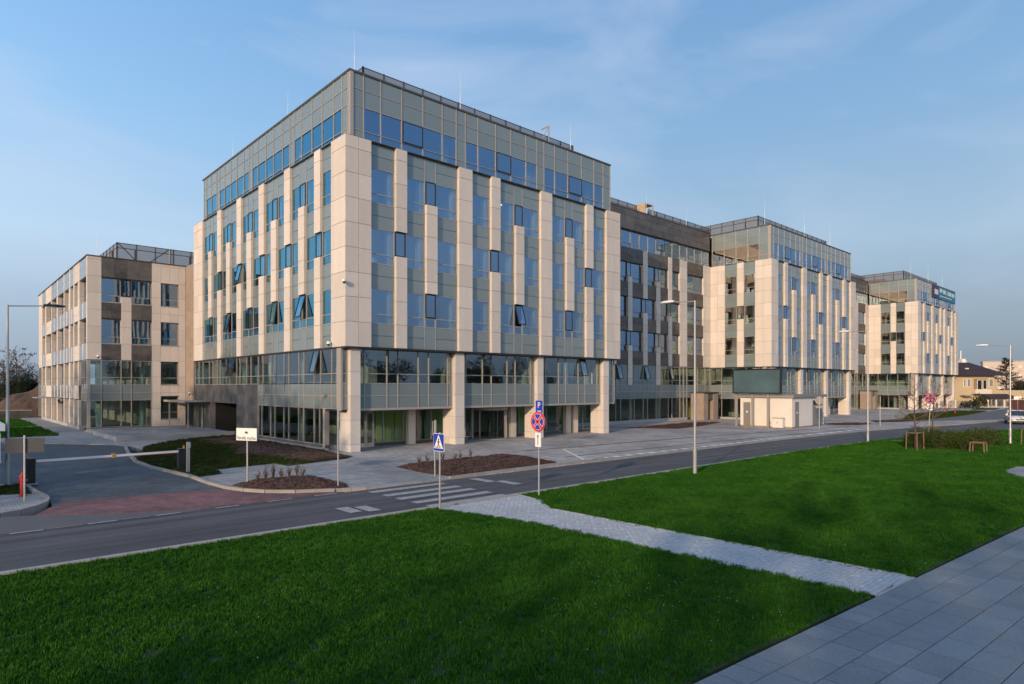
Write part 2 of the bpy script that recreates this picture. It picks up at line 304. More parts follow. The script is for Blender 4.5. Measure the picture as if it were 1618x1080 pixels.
# facade frame: F faces -v at v=P ; L faces -u at u=P ; R faces +u at u=P
class Fr:
    def __init__(s, kind, P, th): s.k = kind; s.P = P; s.th = th; s.org = wpos(th)
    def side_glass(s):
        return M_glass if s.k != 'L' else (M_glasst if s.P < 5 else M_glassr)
    def co(s, a0, a1, z0, z1, d0, d1):
        if s.k == 'F': return (a0, s.P-d1, z0), (a1, s.P-d0, z1)
        if s.k == 'L': return (s.P-d1, a0, z0), (s.P-d0, a1, z1)
        return (s.P+d0, a0, z0), (s.P+d1, a1, z1)
    def box(s, name, a0, a1, z0, z1, d0, d1, m, parent=None):
        lo, hi = s.co(a0, a1, z0, z1, d0, d1)
        return bx(name, lo, hi, m, parent or s.th)
    def frame(s, a0, a1, z0, z1, d, m, w=.05, t=.06, trans=None, verts=()):
        mb = MB()
        def b(x0, x1, y0, y1): mb.box(*s.co(x0, x1, y0, y1, d-t, d+.012))
        b(a0, a0+w, z0, z1); b(a1-w, a1, z0, z1); b(a0+w, a1-w, z0, z0+w); b(a0+w, a1-w, z1-w, z1)
        if trans: b(a0+w, a1-w, trans-w/2, trans+w/2)
        for q in verts: b(q-w/2, q+w/2, z0+w, z1-w)
        c = Vector(s.co((a0+a1)/2, (a0+a1)/2, z0, z0, d, d)[0])
        me = mb.mesh(m); me.transform(Matrix.Translation(-c)); return me, c
    def window(s, a0, a1, z0, z1, d, trans=None, fm=None, gm=None, w=.05, parent=None):
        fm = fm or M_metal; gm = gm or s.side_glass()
        me, c = s.frame(a0, a1, z0, z1, d, fm, w, .06, trans)
        o = bpy.data.objects.new('window', me); COL.objects.link(o); o.parent = s.th; o.location = c - s.org
        cells = [(z0, z1)] if not trans else [(z0, trans), (trans, z1)]
        for (q0, q1) in cells:
            e = w*.8 if True else 0
            lo, hi = s.co(a0+e, a1-e, q0+w*.6, q1-w*.6, d-.035, d-.02); p = bx('pane', lo, hi, gm, o, c)
        return o
    def sash(s, a0, a1, z0, z1, d, ang=0, w=.06, gm=None):
        """dark framed opening light, hinged at its top, tilted out by ang degrees"""
        c = Vector(s.co((a0+a1)/2, (a0+a1)/2, z1, z1, d, d)[0]); h = z1-z0; wd = a1-a0
        mb = MB()
        mb.box((-wd/2, -.05, -h), (-wd/2+w, .01, 0)); mb.box((wd/2-w, -.05, -h), (wd/2, .01, 0)); mb.box((-wd/2+w, -.05, -h), (wd/2-w, .01, -h+w)); mb.box((-wd/2+w, -.05, -w), (wd/2-w, .01, 0))
        rz = {'F': 0, 'L': -90, 'R': 90}[s.k]
        o = mb.obj('opening_light', M_black, s.th, c - s.org); o.rotation_euler = Matrix.Rotation(R(rz), 4, 'Z').to_3x3().to_4x4().to_euler()
        o.rotation_mode = 'XYZ'; mm = Matrix.Rotation(R(rz), 3, 'Z') @ Matrix.Rotation(R(-ang), 3, 'X'); o.rotation_euler = mm.to_euler()
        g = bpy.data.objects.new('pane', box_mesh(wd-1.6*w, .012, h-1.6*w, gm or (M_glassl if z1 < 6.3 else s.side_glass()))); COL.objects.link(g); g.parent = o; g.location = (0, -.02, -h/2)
        return o
    def pilaster(s, a0, a1, z0, z1, d0, d1, joints, m=None, cols=1, back=None):
        """stone clad pier: joint coloured core, each slab of stone a piece of its own"""
        m = m or M_stone
        core = s.box('pilaster', a0+.03, a1-.03, z0+.02, z1-.012, d0, d1-.03, back or M_stoneback)
        zs = [z0]+[j for j in joints if z0+.12 < j < z1-.12]+[z1]
        cw = (a1-a0)/cols
        for i in range(len(zs)-1):
            for c in range(cols):
                g = .011
                lo, hi = s.co(a0+c*cw+(g if c else 0), a0+(c+1)*cw-(g if c < cols-1 else 0), zs[i]+(g if i else 0), zs[i+1]-(g if i < len(zs)-2 else 0), d0, d1)
                bx('stone_slab', lo, hi, m, core)
        return core

H2 = [9.74, 13.34, 16.94]; TR = [8.2, 11.8, 15.4]; SL = [7.61, 11.21, 14.81]
JN = [7.62+1.44*k for k in range(-6, 9)]
def gap_column(f, a0, a1, d, glass_m=None, open_=()):
    """glazed strip between pilasters from box bottom to box top"""
    e = .012
    def sp(z0, z1): f.box('spandrel_panel', a0+e, a1-e, z0+e, z1-e, d-.04, d, M_span)
    sp(6.20, 6.905); sp(6.905, 7.61)
    for r in range(3):
        f.window(a0, a1, SL[r], H2[r], d, TR[r])
        if f.k == 'F': f.box('inner_lining', a1-.30, a1+.25, SL[r]-.2, H2[r]+.1, d-.62, d-.16, M_inner)
        elif r != 0 or int(a0) % 2: f.box('inner_lining', a0-.25, a0+.24, SL[r]-.2, H2[r]+.1, d-.55, d-.16, M_inner)
        if r < 2: sp(H2[r], H2[r]+.76); sp(H2[r]+.76, SL[r+1])
    sp(16.94, 17.66); sp(17.66, 18.36)
def slot(f, a0, a1, typ, d, dp, ang=0):
    """pilaster position: 1 = gap in the middle row, 2 = gap in the top row and below the bottom head, 3 = full"""
    e = .012
    def sp(z0, z1): f.box('spandrel_panel', a0+e, a1-e, z0+e, z1-e, d-.04, d, M_span)
    if typ == 3: f.pilaster(a0, a1, 6.2, 18.4, d-.1, dp, JN)
    if typ == 1:
        f.pilaster(a0, a1, 13.34, 18.4, d-.1, dp, JN); f.pilaster(a0, a1, 6.2, 11.8, d-.1, dp, JN)
        f.sash(a0+.02, a1-.02, 11.84, 13.32, d+.02, ang)
    if typ == 2:
        f.pilaster(a0, a1, 9.76, 15.4, d-.1, dp, JN)
        f.sash(a0+.02, a1-.02, 15.44, 16.92, d+.02, 0); sp(16.94, 18.36)
        f.sash(a0+.02, a1-.02, 8.22, 9.74, d+.02, ang); f.window(a0, a1, 7.61, 8.2, d); sp(6.2, 7.61)
def box_facade(f, slots, end0, end1, d, dp, cols0=2, cols1=1, angs={}, dc=None):
    """slots: list of (a0, a1, type); end0/end1 = (a0, a1) piers"""
    f.pilaster(end0[0], end0[1], 6.18, 18.4, dc or d-.1, dp, JN, cols=cols0); f.pilaster(end1[0], end1[1], 6.18, 18.4, d-.1, dp, JN, cols=cols1)
    prev = end0[1]
    mul = MB()
    for i, (a0, a1, t) in enumerate(slots):
        if a0-prev > .2: gap_column(f, prev+.01, a0-.01, d)
        slot(f, a0, a1, t, d, dp, angs.get(i, 0)); prev = a1
        for q in (a0, a1):
            mul.box(*f.co(q-.025, q+.025, 6.2, 18.36, d-.05, d+.02))
    gap_column(f, prev+.01, end1[0]-.01, d)
    mul.box(*f.co(end0[1]-.05, end1[0]+.05, 18.36, 18.41, d-.3, d+.03))
    me = mul.mesh(M_metal); o = bpy.data.objects.new('mullion_grid', me); COL.objects.link(o); o.parent = f.th; o.location = -f.org
def curtain(f, xs, z_rows, d, gm=None, solid=(), sashes={}, fm=None, wide_post=None):
    """flush curtain wall: xs mullion positions, z_rows list of (z0, z1, kind) kind g/s"""
    mul = MB(); e = .012
    for x in xs: mul.box(*f.co(x-.028, x+.028, z_rows[0][0], z_rows[-1][1], d-.08, d+.035))
    for (z0, z1, k) in z_rows: mul.box(*f.co(xs[0], xs[-1], z1-.02, z1+.02, d-.08, d+.028))
    mul.box(*f.co(xs[0], xs[-1], z_rows[0][0]-.02, z_rows[0][0]+.02, d-.08, d+.028))
    for i in range(len(xs)-1):
        for j, (z0, z1, k) in enumerate(z_rows):
            if (i, j) in sashes:
                f.sash(xs[i]+.03, xs[i+1]-.03, z0+.03, z1-.03, d+.04, sashes[(i, j)]); continue
            if k in 'gd' and i not in solid:
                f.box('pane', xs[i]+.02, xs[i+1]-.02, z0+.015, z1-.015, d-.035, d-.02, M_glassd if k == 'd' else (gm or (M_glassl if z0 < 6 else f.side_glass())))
            else:
                f.box('spandrel_panel', xs[i]+e, xs[i+1]-e, z0+e, z1-e, d-.04, d, M_span)
    me = mul.mesh(fm or M_metal); o = bpy.data.objects.new('mullion_grid', me); COL.objects.link(o); o.parent = f.th; o.location = -f.org
    return o
UP = [(18.46, 19.0, 'g'), (19.0, 20.4, 'g'), (20.4, 21.42, 's'), (21.42, 22.32, 's')]
F1 = [(2.52, 3.29, 's'), (3.29, 4.04, 's'), (4.04, 4.62, 'g'), (4.62, 6.12, 'g')]

def rod(u, v, z, h, where):
    mb = MB(); mb.tube((0, 0, 0), (0, 0, .35), .05, .03); mb.tube((0, 0, .35), (0, 0, h*.55), .018, .013, 6); mb.tube((0, 0, h*.55), (0, 0, h), .008, .003, 6)
    mb.obj('lightning_rod', M_white, None, (u, v, z), label='thin white rod on the roof ' + where, cat='lightning rod', group='lightning rods on the roofs')
M_mesh = bpy.data.materials.new('metal_mesh'); M_mesh.use_nodes = True
_t = M_mesh.node_tree; _b = _t.nodes['Principled BSDF']; _b.inputs['Base Color'].default_value = (.12, .105, .10, 1); _b.inputs['Roughness'].default_value = .6
_x = _t.nodes.new('ShaderNodeMixShader'); _r = _t.nodes.new('ShaderNodeBsdfTransparent'); _x.inputs[0].default_value = .74
_t.links.new(_r.outputs[0], _x.inputs[1]); _t.links.new(_b.outputs[0], _x.inputs[2]); _t.links.new(_x.outputs[0], _t.nodes['Material Output'].inputs['Surface'])
def roof_screen(th, path, z0, z1, step=1.55, name='roof_screen', mid=True):
    """steel posts and rails with a mesh infill"""
    fr = MB(); inf = MB()
    for (a, b) in zip(path, path[1:]):
        a = Vector((*a, 0)); b = Vector((*b, 0)); L = (b-a).length; n = max(1, round(L/step)); d = (b-a).normalized(); q = Vector((-d.y, d.x, 0))
        for i in range(n+1):
            p = a+(b-a)*i/n; fr.box((p.x-.04, p.y-.04, z0), (p.x+.04, p.y+.04, z1))
            if i % 3 == 1: fr.box((p.x-.16, p.y-.03, z0), (p.x-.05, p.y+.03, z1-.55))
        for z in (z1-.05, z1-.5 if mid else z1-.05, z0+.15):
            pa = a; pb = b; fr.tube((pa.x, pa.y, z), (pb.x, pb.y, z), .035, .035, 4)
        c1 = a+q*.01; c2 = b+q*.01
        inf.poly([(a.x, a.y, z0+.1), (b.x, b.y, z0+.1), (b.x, b.y, z1-.05), (a.x, a.y, z1-.05)])
    o = fr.obj(name, M_cap, th, -wpos(th)); i = inf.obj('mesh_infill', M_mesh, o, (0, 0, 0))
    return o

COLM = {}
def column(th, x, y, z0, z1, r=.27):
    k = round(z1-z0, 2)
    if k not in COLM: COLM[k] = MB().tube((0, 0, 0), (0, 0, z1-z0), r, r, 14).mesh(M_icol)
    o = bpy.data.objects.new('interior_column', COLM[k]); COL.objects.link(o); o.parent = th; o.location = Vector((x, y, z0))-wpos(th)
def block(U0, name, label, order, left_detail, seed, banner=False):
    th = empty(name, (U0, 0, 0), label=label, cat='office building')
    V1 = 28.6; W_ = 25.26
    r = random.Random(seed)
    F = Fr('F', 0.0, th)
    o = lambda a: U0+a
    P = [(3.40, 4.18), (5.65, 6.48), (8.23, 9.36), (11.06, 11.87), (13.36, 14.16), (15.89, 17.06), (18.69, 19.53), (20.99, 21.83)]
    box_facade(F, [(o(a), o(b), t) for (a, b), t in zip(P, order)], (o(0), o(1.68)), (o(23.5), o(25.26)), -.23, 0, 2, 2, {4: 17} if left_detail else {}, dc=-.05)
    # upper set back storey
    Fu = Fr('F', .40, th)
    xs = [.70, 1.38, 2.54, 4.03, 5.61, 7.13, 8.28, 9.05, 10.14, 11.75, 13.19, 14.69, 15.82, 16.56, 17.73, 19.21, 20.80, 22.33, 23.49, 24.38]
    ss = {(i, 1): 0 for i in (3, 9, 15)}
    curtain(Fu, [o(x) for x in xs], UP, 0, solid=(0, 6, 12, 18), sashes=ss)
    Fu.box('corner_post', o(.49), o(.70), 18.4, 22.35, -.2, .06, M_metal)
    Lu = Fr('L', o(.49), th)
    if left_detail:
        ys = [.62, 1.33, 2.39, 3.92, 5.37, 6.91, 8.04, 8.81, 10.0, 11.55, 12.95, 14.49, 15.62, 16.27, 17.39, 18.92, 20.29, 21.8, 23.02, 23.8, 25.18, 26.5, 27.21]
        curtain(Lu, ys, UP, 0, solid=(0, 6, 12, 18, 21))
    else:
        ys = [.62, 1.7, 3.1, 4.6, 6.1, 7.7]
        curtain(Lu, ys, UP, 0, solid=(0,))
    bx('side_cladding', (o(24.38), .5, 18.4), (o(24.44), V1-1, 22.3), M_span, th)
    # left face of the stone box
    if left_detail:
        Lf = Fr('L', o(0), th)
        c = [(3.24, 4.07, 1), (5.49, 6.39, 2), (7.69, 8.63, 1), (9.98, 10.89, 2), (12.16, 13.13, 1), (14.6, 15.54, 2), (16.72, 17.67, 1), (19.18, 20.06, 2), (21.28, 22.21, 1), (23.67, 24.57, 2)]
        box_facade(Lf, c, (.052, 1.79), (26.06, 28.6), -.16, 0, 1, 2, {1: 15, 3: 9, 6: 13, 7: 13})
    else:
        Lf = Fr('L', o(0), th)
        d = -.04
        Lf.pilaster(.052, 1.95, 6.18, 18.4, -.14, 0, JN, cols=2)
        gap_column(Lf, 1.96, 3.34, d); slot(Lf, 3.35, 4.18, 1, d, 0); gap_column(Lf, 4.19, 5.74, d)
        Lf.pilaster(5.75, 7.66, 6.18, 18.4, -.14, .01, JN, cols=2)
    # right wall, seen only in reflections and shadows
    Rf = Fr('R', o(W_), th)
    Rf.pilaster(.03, V1-.1, 6.2, 18.4, -.2, 0, JN, cols=18)
    # soffit and box floor, roof
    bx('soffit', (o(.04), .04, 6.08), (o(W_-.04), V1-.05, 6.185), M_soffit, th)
    bx('box_coping', (o(0)+.02, .02, 18.38), (o(W_-.02), V1-.02, 18.43), M_cap, th)
    bx('roof_deck', (o(.52), .45, 22.1), (o(24.35), V1-1.4, 22.30), M_conc, th)
    cp = MB()
    for lo, hi in (((.42, .33, 22.32), (24.46, .62, 22.43)), ((.42, .62, 22.32), (.70, 27.3, 22.43)), ((24.2, .62, 22.32), (24.46, 27.3, 22.43)), ((.42, 27.3, 22.32), (24.46, 27.55, 22.43))):
        cp.box((o(lo[0]), lo[1], lo[2]), (o(hi[0]), hi[1], hi[2]))
    cp.obj('roof_coping', M_cap, th, -wpos(th))
    bx('rear_wall', (o(.3), V1-.4, 0), (o(W_-.3), V1-.1, 18.3), M_inner, th)
    bx('rear_wall', (o(.6), V1-1.4, 18.4), (o(W_-1), V1-1.2, 22.2), M_inner, th)
    # columns of the arcade
    cols = [(.46, 1.10), (8.10, 8.86), (15.74, 16.37), (23.38, 24.06)]
    for (a, b) in cols:
        core = bx('arcade_column', (o(a)+.02, .27, 0), (o(b)-.02, 1.62, 6.18), M_stoneback, th)
        zs = [0, .45, 1.87, 3.29, 4.72, 6.18]
        for z0, z1 in zip(zs, zs[1:]):
            bx('stone_slab', (o(a), .25, z0+.008), (o(b), .95, z1-.008), M_stone, core)
            bx('stone_slab', (o(a), .966, z0+.008), (o(b), 1.64, z1-.008), M_stone, core)
    # first floor glazing between the columns
    Ff = Fr('F', .6, th)
    bays = [[1.12, 1.56, 3.10, 3.88, 5.40, 6.20, 7.71, 8.08], [8.88, 9.23, 10.71, 11.52, 13.01, 13.80, 15.33, 15.72], [16.39, 16.93, 18.37, 19.17, 20.65, 21.44, 22.94, 23.36], [24.08, 24.9, 25.2]]
    for bi, b in enumerate(bays):
        sa = {}
        if bi == 0: sa = {(2, 3): 0}
        if bi == 1: sa = {(2, 3): 0}
        if bi == 2: sa = {(4, 3): 16} if left_detail else {(2, 3): 0}
        curtain(Ff, [o(x) for x in b], F1, 0, sashes=sa)
        Ff.box('edge_beam', o(b[0]), o(b[-1]), 2.40, 2.5, -.3, .03, M_metal)
    curtain(Ff, [o(.10), o(.44)], F1, 0)
    Ff.box('corner_post', o(0.0), o(.09), 2.42, 6.1, -.45, .04, M_metal)
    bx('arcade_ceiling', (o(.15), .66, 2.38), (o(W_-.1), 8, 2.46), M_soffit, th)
    # ground floor, recessed
    g0 = 2.9
    Fg = Fr('F', g0, th)
    gx = [.2, 1.5, 2.9, 3.5, 4.2, 5.75, 6.9, 8.0, 9.5, 11.0, 11.6, 14.9, 16.3, 17.8, 19.3, 20.8, 22.3, 23.8, 25.2]
    GG = [(.22, 2.40, 'g')]
    curtain(Fg, [o(x) for x in gx[:3]], GG, 0, gm=M_glassd); curtain(Fg, [o(x) for x in gx[3:11]], GG, 0, gm=M_glassd); curtain(Fg, [o(x) for x in gx[11:]], GG, 0, gm=M_glassd)
    Fg.box('plinth', o(.1), o(2.9), 0, .21, -.3, .05, M_conc); Fg.box('plinth', o(3.5), o(11.5), 0, .21, -.3, .05, M_dark); Fg.box('plinth', o(15), o(25.2), 0, .21, -.3, .05, M_dark)
    # door with taupe frame
    d = MB(); 
    for q in (2.92, 3.42): d.box(*Fg.co(o(q), o(q)+.10, 0, 2.25, -.06, .06))
    d.box(*Fg.co(o(2.92), o(3.52), 2.15, 2.38, -.06, .06)); d.box(*Fg.co(o(3.02), o(3.42), 0, .25, -.05, .04))
    dd = d.obj('entrance_door', M_metal, th, -wpos(th)); bx('pane', (o(3.03), g0+.02, .25), (o(3.42), g0+.035, 2.15), M_glassd, dd, wpos(th)*1)
    ch = [c_ for c_ in dd.children][0]; ch.location = Vector((o(3.225), g0+.027, 1.2)) - Vector((0, 0, 0))
    # revolving door drum
    rd = MB(); cx, cy = o(13.2), g0-.05
    rd.tube((cx, cy, 2.12), (cx, cy, 2.38), 1.45, 1.45, 32); rd.tube((cx, cy, 0), (cx, cy, .04), 1.45, 1.45, 32)
    for k in range(8):
        if k in (1, 5): continue
        t = R(22.5+45*k); rd.tube((cx+1.42*math.cos(t), cy+1.42*math.sin(t), 0), (cx+1.42*math.cos(t), cy+1.42*math.sin(t), 2.2), .035, .035, 6)
    for k in range(4):
        t = R(20+90*k); rd.box((cx+.0, cy-.02, .1), (cx+.02, cy+.02, 2.1)); rd.tube((cx+1.35*math.cos(t), cy+1.35*math.sin(t), .1), (cx+1.35*math.cos(t), cy+1.35*math.sin(t), 2.1), .025, .025, 6)
    rdo = rd.obj('revolving_door', M_metal, th, -wpos(th))
    gl = MB()
    for k in range(4):
        t = R(20+90*k); x, y = cx+1.35*math.cos(t), cy+1.35*math.sin(t); gl.poly([(cx, cy, .1), (x, y, .1), (x, y, 2.1), (cx, cy, 2.1)])
    gl.obj('door_wing', M_glassd, rdo)
    Fg.box('side_post', o(11.6), o(11.72), 0, 2.38, -.1, .05, M_metal); Fg.box('side_post', o(14.78), o(14.9), 0, 2.38, -.1, .05, M_metal)
    # inner stone piers of the ground floor
    for a in (5.9, 15.1, 21.3, 22.2): bx('inner_pier', (o(a), g0-.42, 0), (o(a)+.55, g0-.06, 2.38), M_stone, th)
    # left side ground + first floor
    if left_detail:
        L1 = Fr('L', o(.10), th)
        fx = [.62, 1.19, 1.86, 3.33, 4.20, 5.68, 6.44, 8.01, 8.79, 10.31, 11.02, 12.51, 13.41, 14.86, 15.74, 17.15, 17.9, 19.4, 20.28, 21.6, 22.4, 23.5, 24.5, 26.2, 27.29, 28.5]
        curtain(L1, fx, F1[2:], 0, solid=(), sashes={(3, 1): 14, (16, 1): 13})
        curtain(L1, fx[:13], F1[:2], 0)
        gx2 = [2.9, 3.47, 4.23, 5.76, 6.52, 8.07, 8.87, 10.4, 11.15, 12.75, 13.41]
        curtain(L1, gx2, [(.30, 2.50, 'g')], 0, gm=M_glassd)
        L1.box('corner_post', 2.72, 2.96, .1, 2.5, -.25, .05, M_metal)
        L1.box('plinth', 2.7, 13.45, -.1, .27, -.3, .04, M_dark)
        L1.box('ledge', 2.2, 13.9, -.1, .12, .04, .42, M_conc)
        # dark stone wall with garage opening
        wl = L1.box('stone_wall_core', 13.45, 17.9, .0, 4.0, -.3, -.02, M_stoneback)
        wl2 = L1.box('stone_wall_core', 23.9, 28.9, .0, 4.0, -.3, -.02, M_stoneback)
        wl3 = L1.box('stone_wall_core', 17.9, 23.9, 2.52, 4.0, -.3, -.02, M_stoneback)
        def clad(core, a0, a1, z0, z1, w=1.45, h=.75):
            n = max(1, round((a1-a0)/w)); q = max(1, round((z1-z0)/h))
            for i in range(n):
                for j in range(q):
                    lo, hi = L1.co(a0+(a1-a0)*i/n+.006, a0+(a1-a0)*(i+1)/n-.006, z0+(z1-z0)*j/q+.006, z0+(z1-z0)*(j+1)/q-.006, -.03, .0)
                    bx('granite_slab', lo, hi, M_dark_shaded, core)
        clad(wl, 13.45, 17.95, .0, 4.0); clad(wl2, 23.9, 28.9, .0, 4.0, 1.25); clad(wl3, 17.95, 23.9, 2.52, 4.0)
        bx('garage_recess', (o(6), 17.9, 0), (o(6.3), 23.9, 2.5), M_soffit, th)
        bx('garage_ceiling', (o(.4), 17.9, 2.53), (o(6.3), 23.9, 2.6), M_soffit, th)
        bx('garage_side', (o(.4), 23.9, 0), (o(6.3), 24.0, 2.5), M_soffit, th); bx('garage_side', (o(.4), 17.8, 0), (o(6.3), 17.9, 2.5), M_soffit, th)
        # side door in the stone wall
        dr = L1.box('service_door', 26.0, 27.3, .3, 2.3, .0, .03, M_black); L1.box('door_panel', 26.1, 26.6, .3, 2.1, .03, .05, M_spanw)
        # brown wall between the block and the wing
        wl4 = bx('return_wall_core', (o(.03), 28.62, 2.5), (o(.3), 31.0, 15.05), M_stoneback, th)
        for j in range(9):
            for i in range(2):
                z0 = 2.5+1.394*j
                bx('granite_slab', (o(0), 28.62+1.19*i+.005, z0+.006), (o(.03), 28.62+1.19*(i+1)-.005, z0+1.394-.006), M_brown, wl4)
    else:
        L1 = Fr('L', o(.10), th)
        curtain(L1, [.62, 1.5, 3.1, 4.7, 6.2, 7.66], F1, 0)
        curtain(L1, [2.9, 4.5, 6.2, 7.66], [(.25, 2.45, 'g')], 0, gm=M_glassd)
        L1.box('plinth', 2.9, 7.66, 0, .23, -.3, .03, M_conc)
    # interior
    for k in range(1, 6):
        z = 3.6*k-.42
        bx('floor_slab', (o(.35), .75, z), (o(W_-.3), V1-1.5, z+.30), M_slab, th)
    for k in range(6):
        z0 = 3.6*k-.12 if k else .02; z1 = 3.6*(k+1)-.42 if k < 5 else 22.1
        bx('core_wall', (o(6.8), 8.0, z0), (o(W_-.6), 8.25, z1), M_inner, th)
        bx('core_wall', (o(6.8), 8.25, z0), (o(7.05), V1-2, z1), M_inner, th)
        if k: 
            for a in (3.4, 9.5, 15.9, 21): bx('partition', (o(a+r.uniform(-.6, .6)), r.choice((1.2, 3.5)), z0), (o(a+.12+.6), 8.0, z1), M_inner, th) if r.random() < .65 else None
    for k in range(6):
        z0 = 3.6*k-.12 if k else .02; z1 = 3.6*(k+1)-.42 if k < 5 else 22.1
        for a in (1.6, 8.5, 16.1, 23.3):
            for vv in ((4.0 if k == 0 else 2.0),) + ((9.5, 15.0, 20.5, 26) if a < 2 else ()):
                column(th, o(a if a > 2 else 1.75), vv, z0, z1)
    for (a, b, vv) in ((4.3, 7.4, 3.9), (9.0, 10.8, 4.6), (17.5, 19.0, 4.3), (22.6, 24.5, 4.2)):
        for i in range(int((b-a)/.72)):
            bx('curtain_panel', (o(a+.72*i), vv+.04*(i % 2), .1), (o(a+.72*i+.66), vv+.05+.04*(i % 2), 2.3), M_lime, th)
    ls = MB()
    for (a, vv, k) in r.sample([(a, vv, k) for a in (3, 8, 13, 18, 22) for vv in (2.5, 5) for k in range(1, 5)], 5):
        z = 3.6*(k+1)-.50 if k < 5 else 21.9
        ls.box((o(a), vv, z), (o(a)+1.2, vv+.12, z+.05))
    ls.obj('ceiling_light', M_ceil, th, -wpos(th))
    roof_screen(th, [(o(2.8), 25), (o(2.8), 3.0), (o(22.65), 3.0), (o(22.65), 25)], 22.3, 24.3)
    plant = MB(); plant.box((o(5), 7, 22.3), (o(9.5), 12, 23.6)); plant.box((o(12), 8, 22.3), (o(19), 14, 23.8)); plant.obj('roof_plant', M_signback, th, -wpos(th))
    return th

blk1 = block(0, 'office_block', 'nearest and largest office block with open windows on its left face', [1, 2, 3, 1, 2, 3, 2, 1], True, 3)
blk2 = block(52.6, 'office_block', 'second office block, standing behind the white kiosk with the billboard', [1, 2, 3, 2, 1, 3, 2, 1], False, 5)
blk3 = block(105.8, 'office_block', 'farthest office block with a teal banner along its top storey', [1, 2, 3, 2, 1, 3, 2, 1], False, 8)

gm_ = MB(); gm_.box((18.85, 2.1, 22.4), (18.9, 3.0, 22.5)); gm_.box((18.85, 2.1, 24.6), (18.9, 3.0, 24.7)); gm_.box((18.85, 2.1, 22.5), (18.9, 2.2, 24.6)); gm_.tube((18.87, 2.15, 24.6), (18.87, 3.0, 23.7), .04, .04, 4)
gm_.obj('screen_gate', M_signback, blk1)
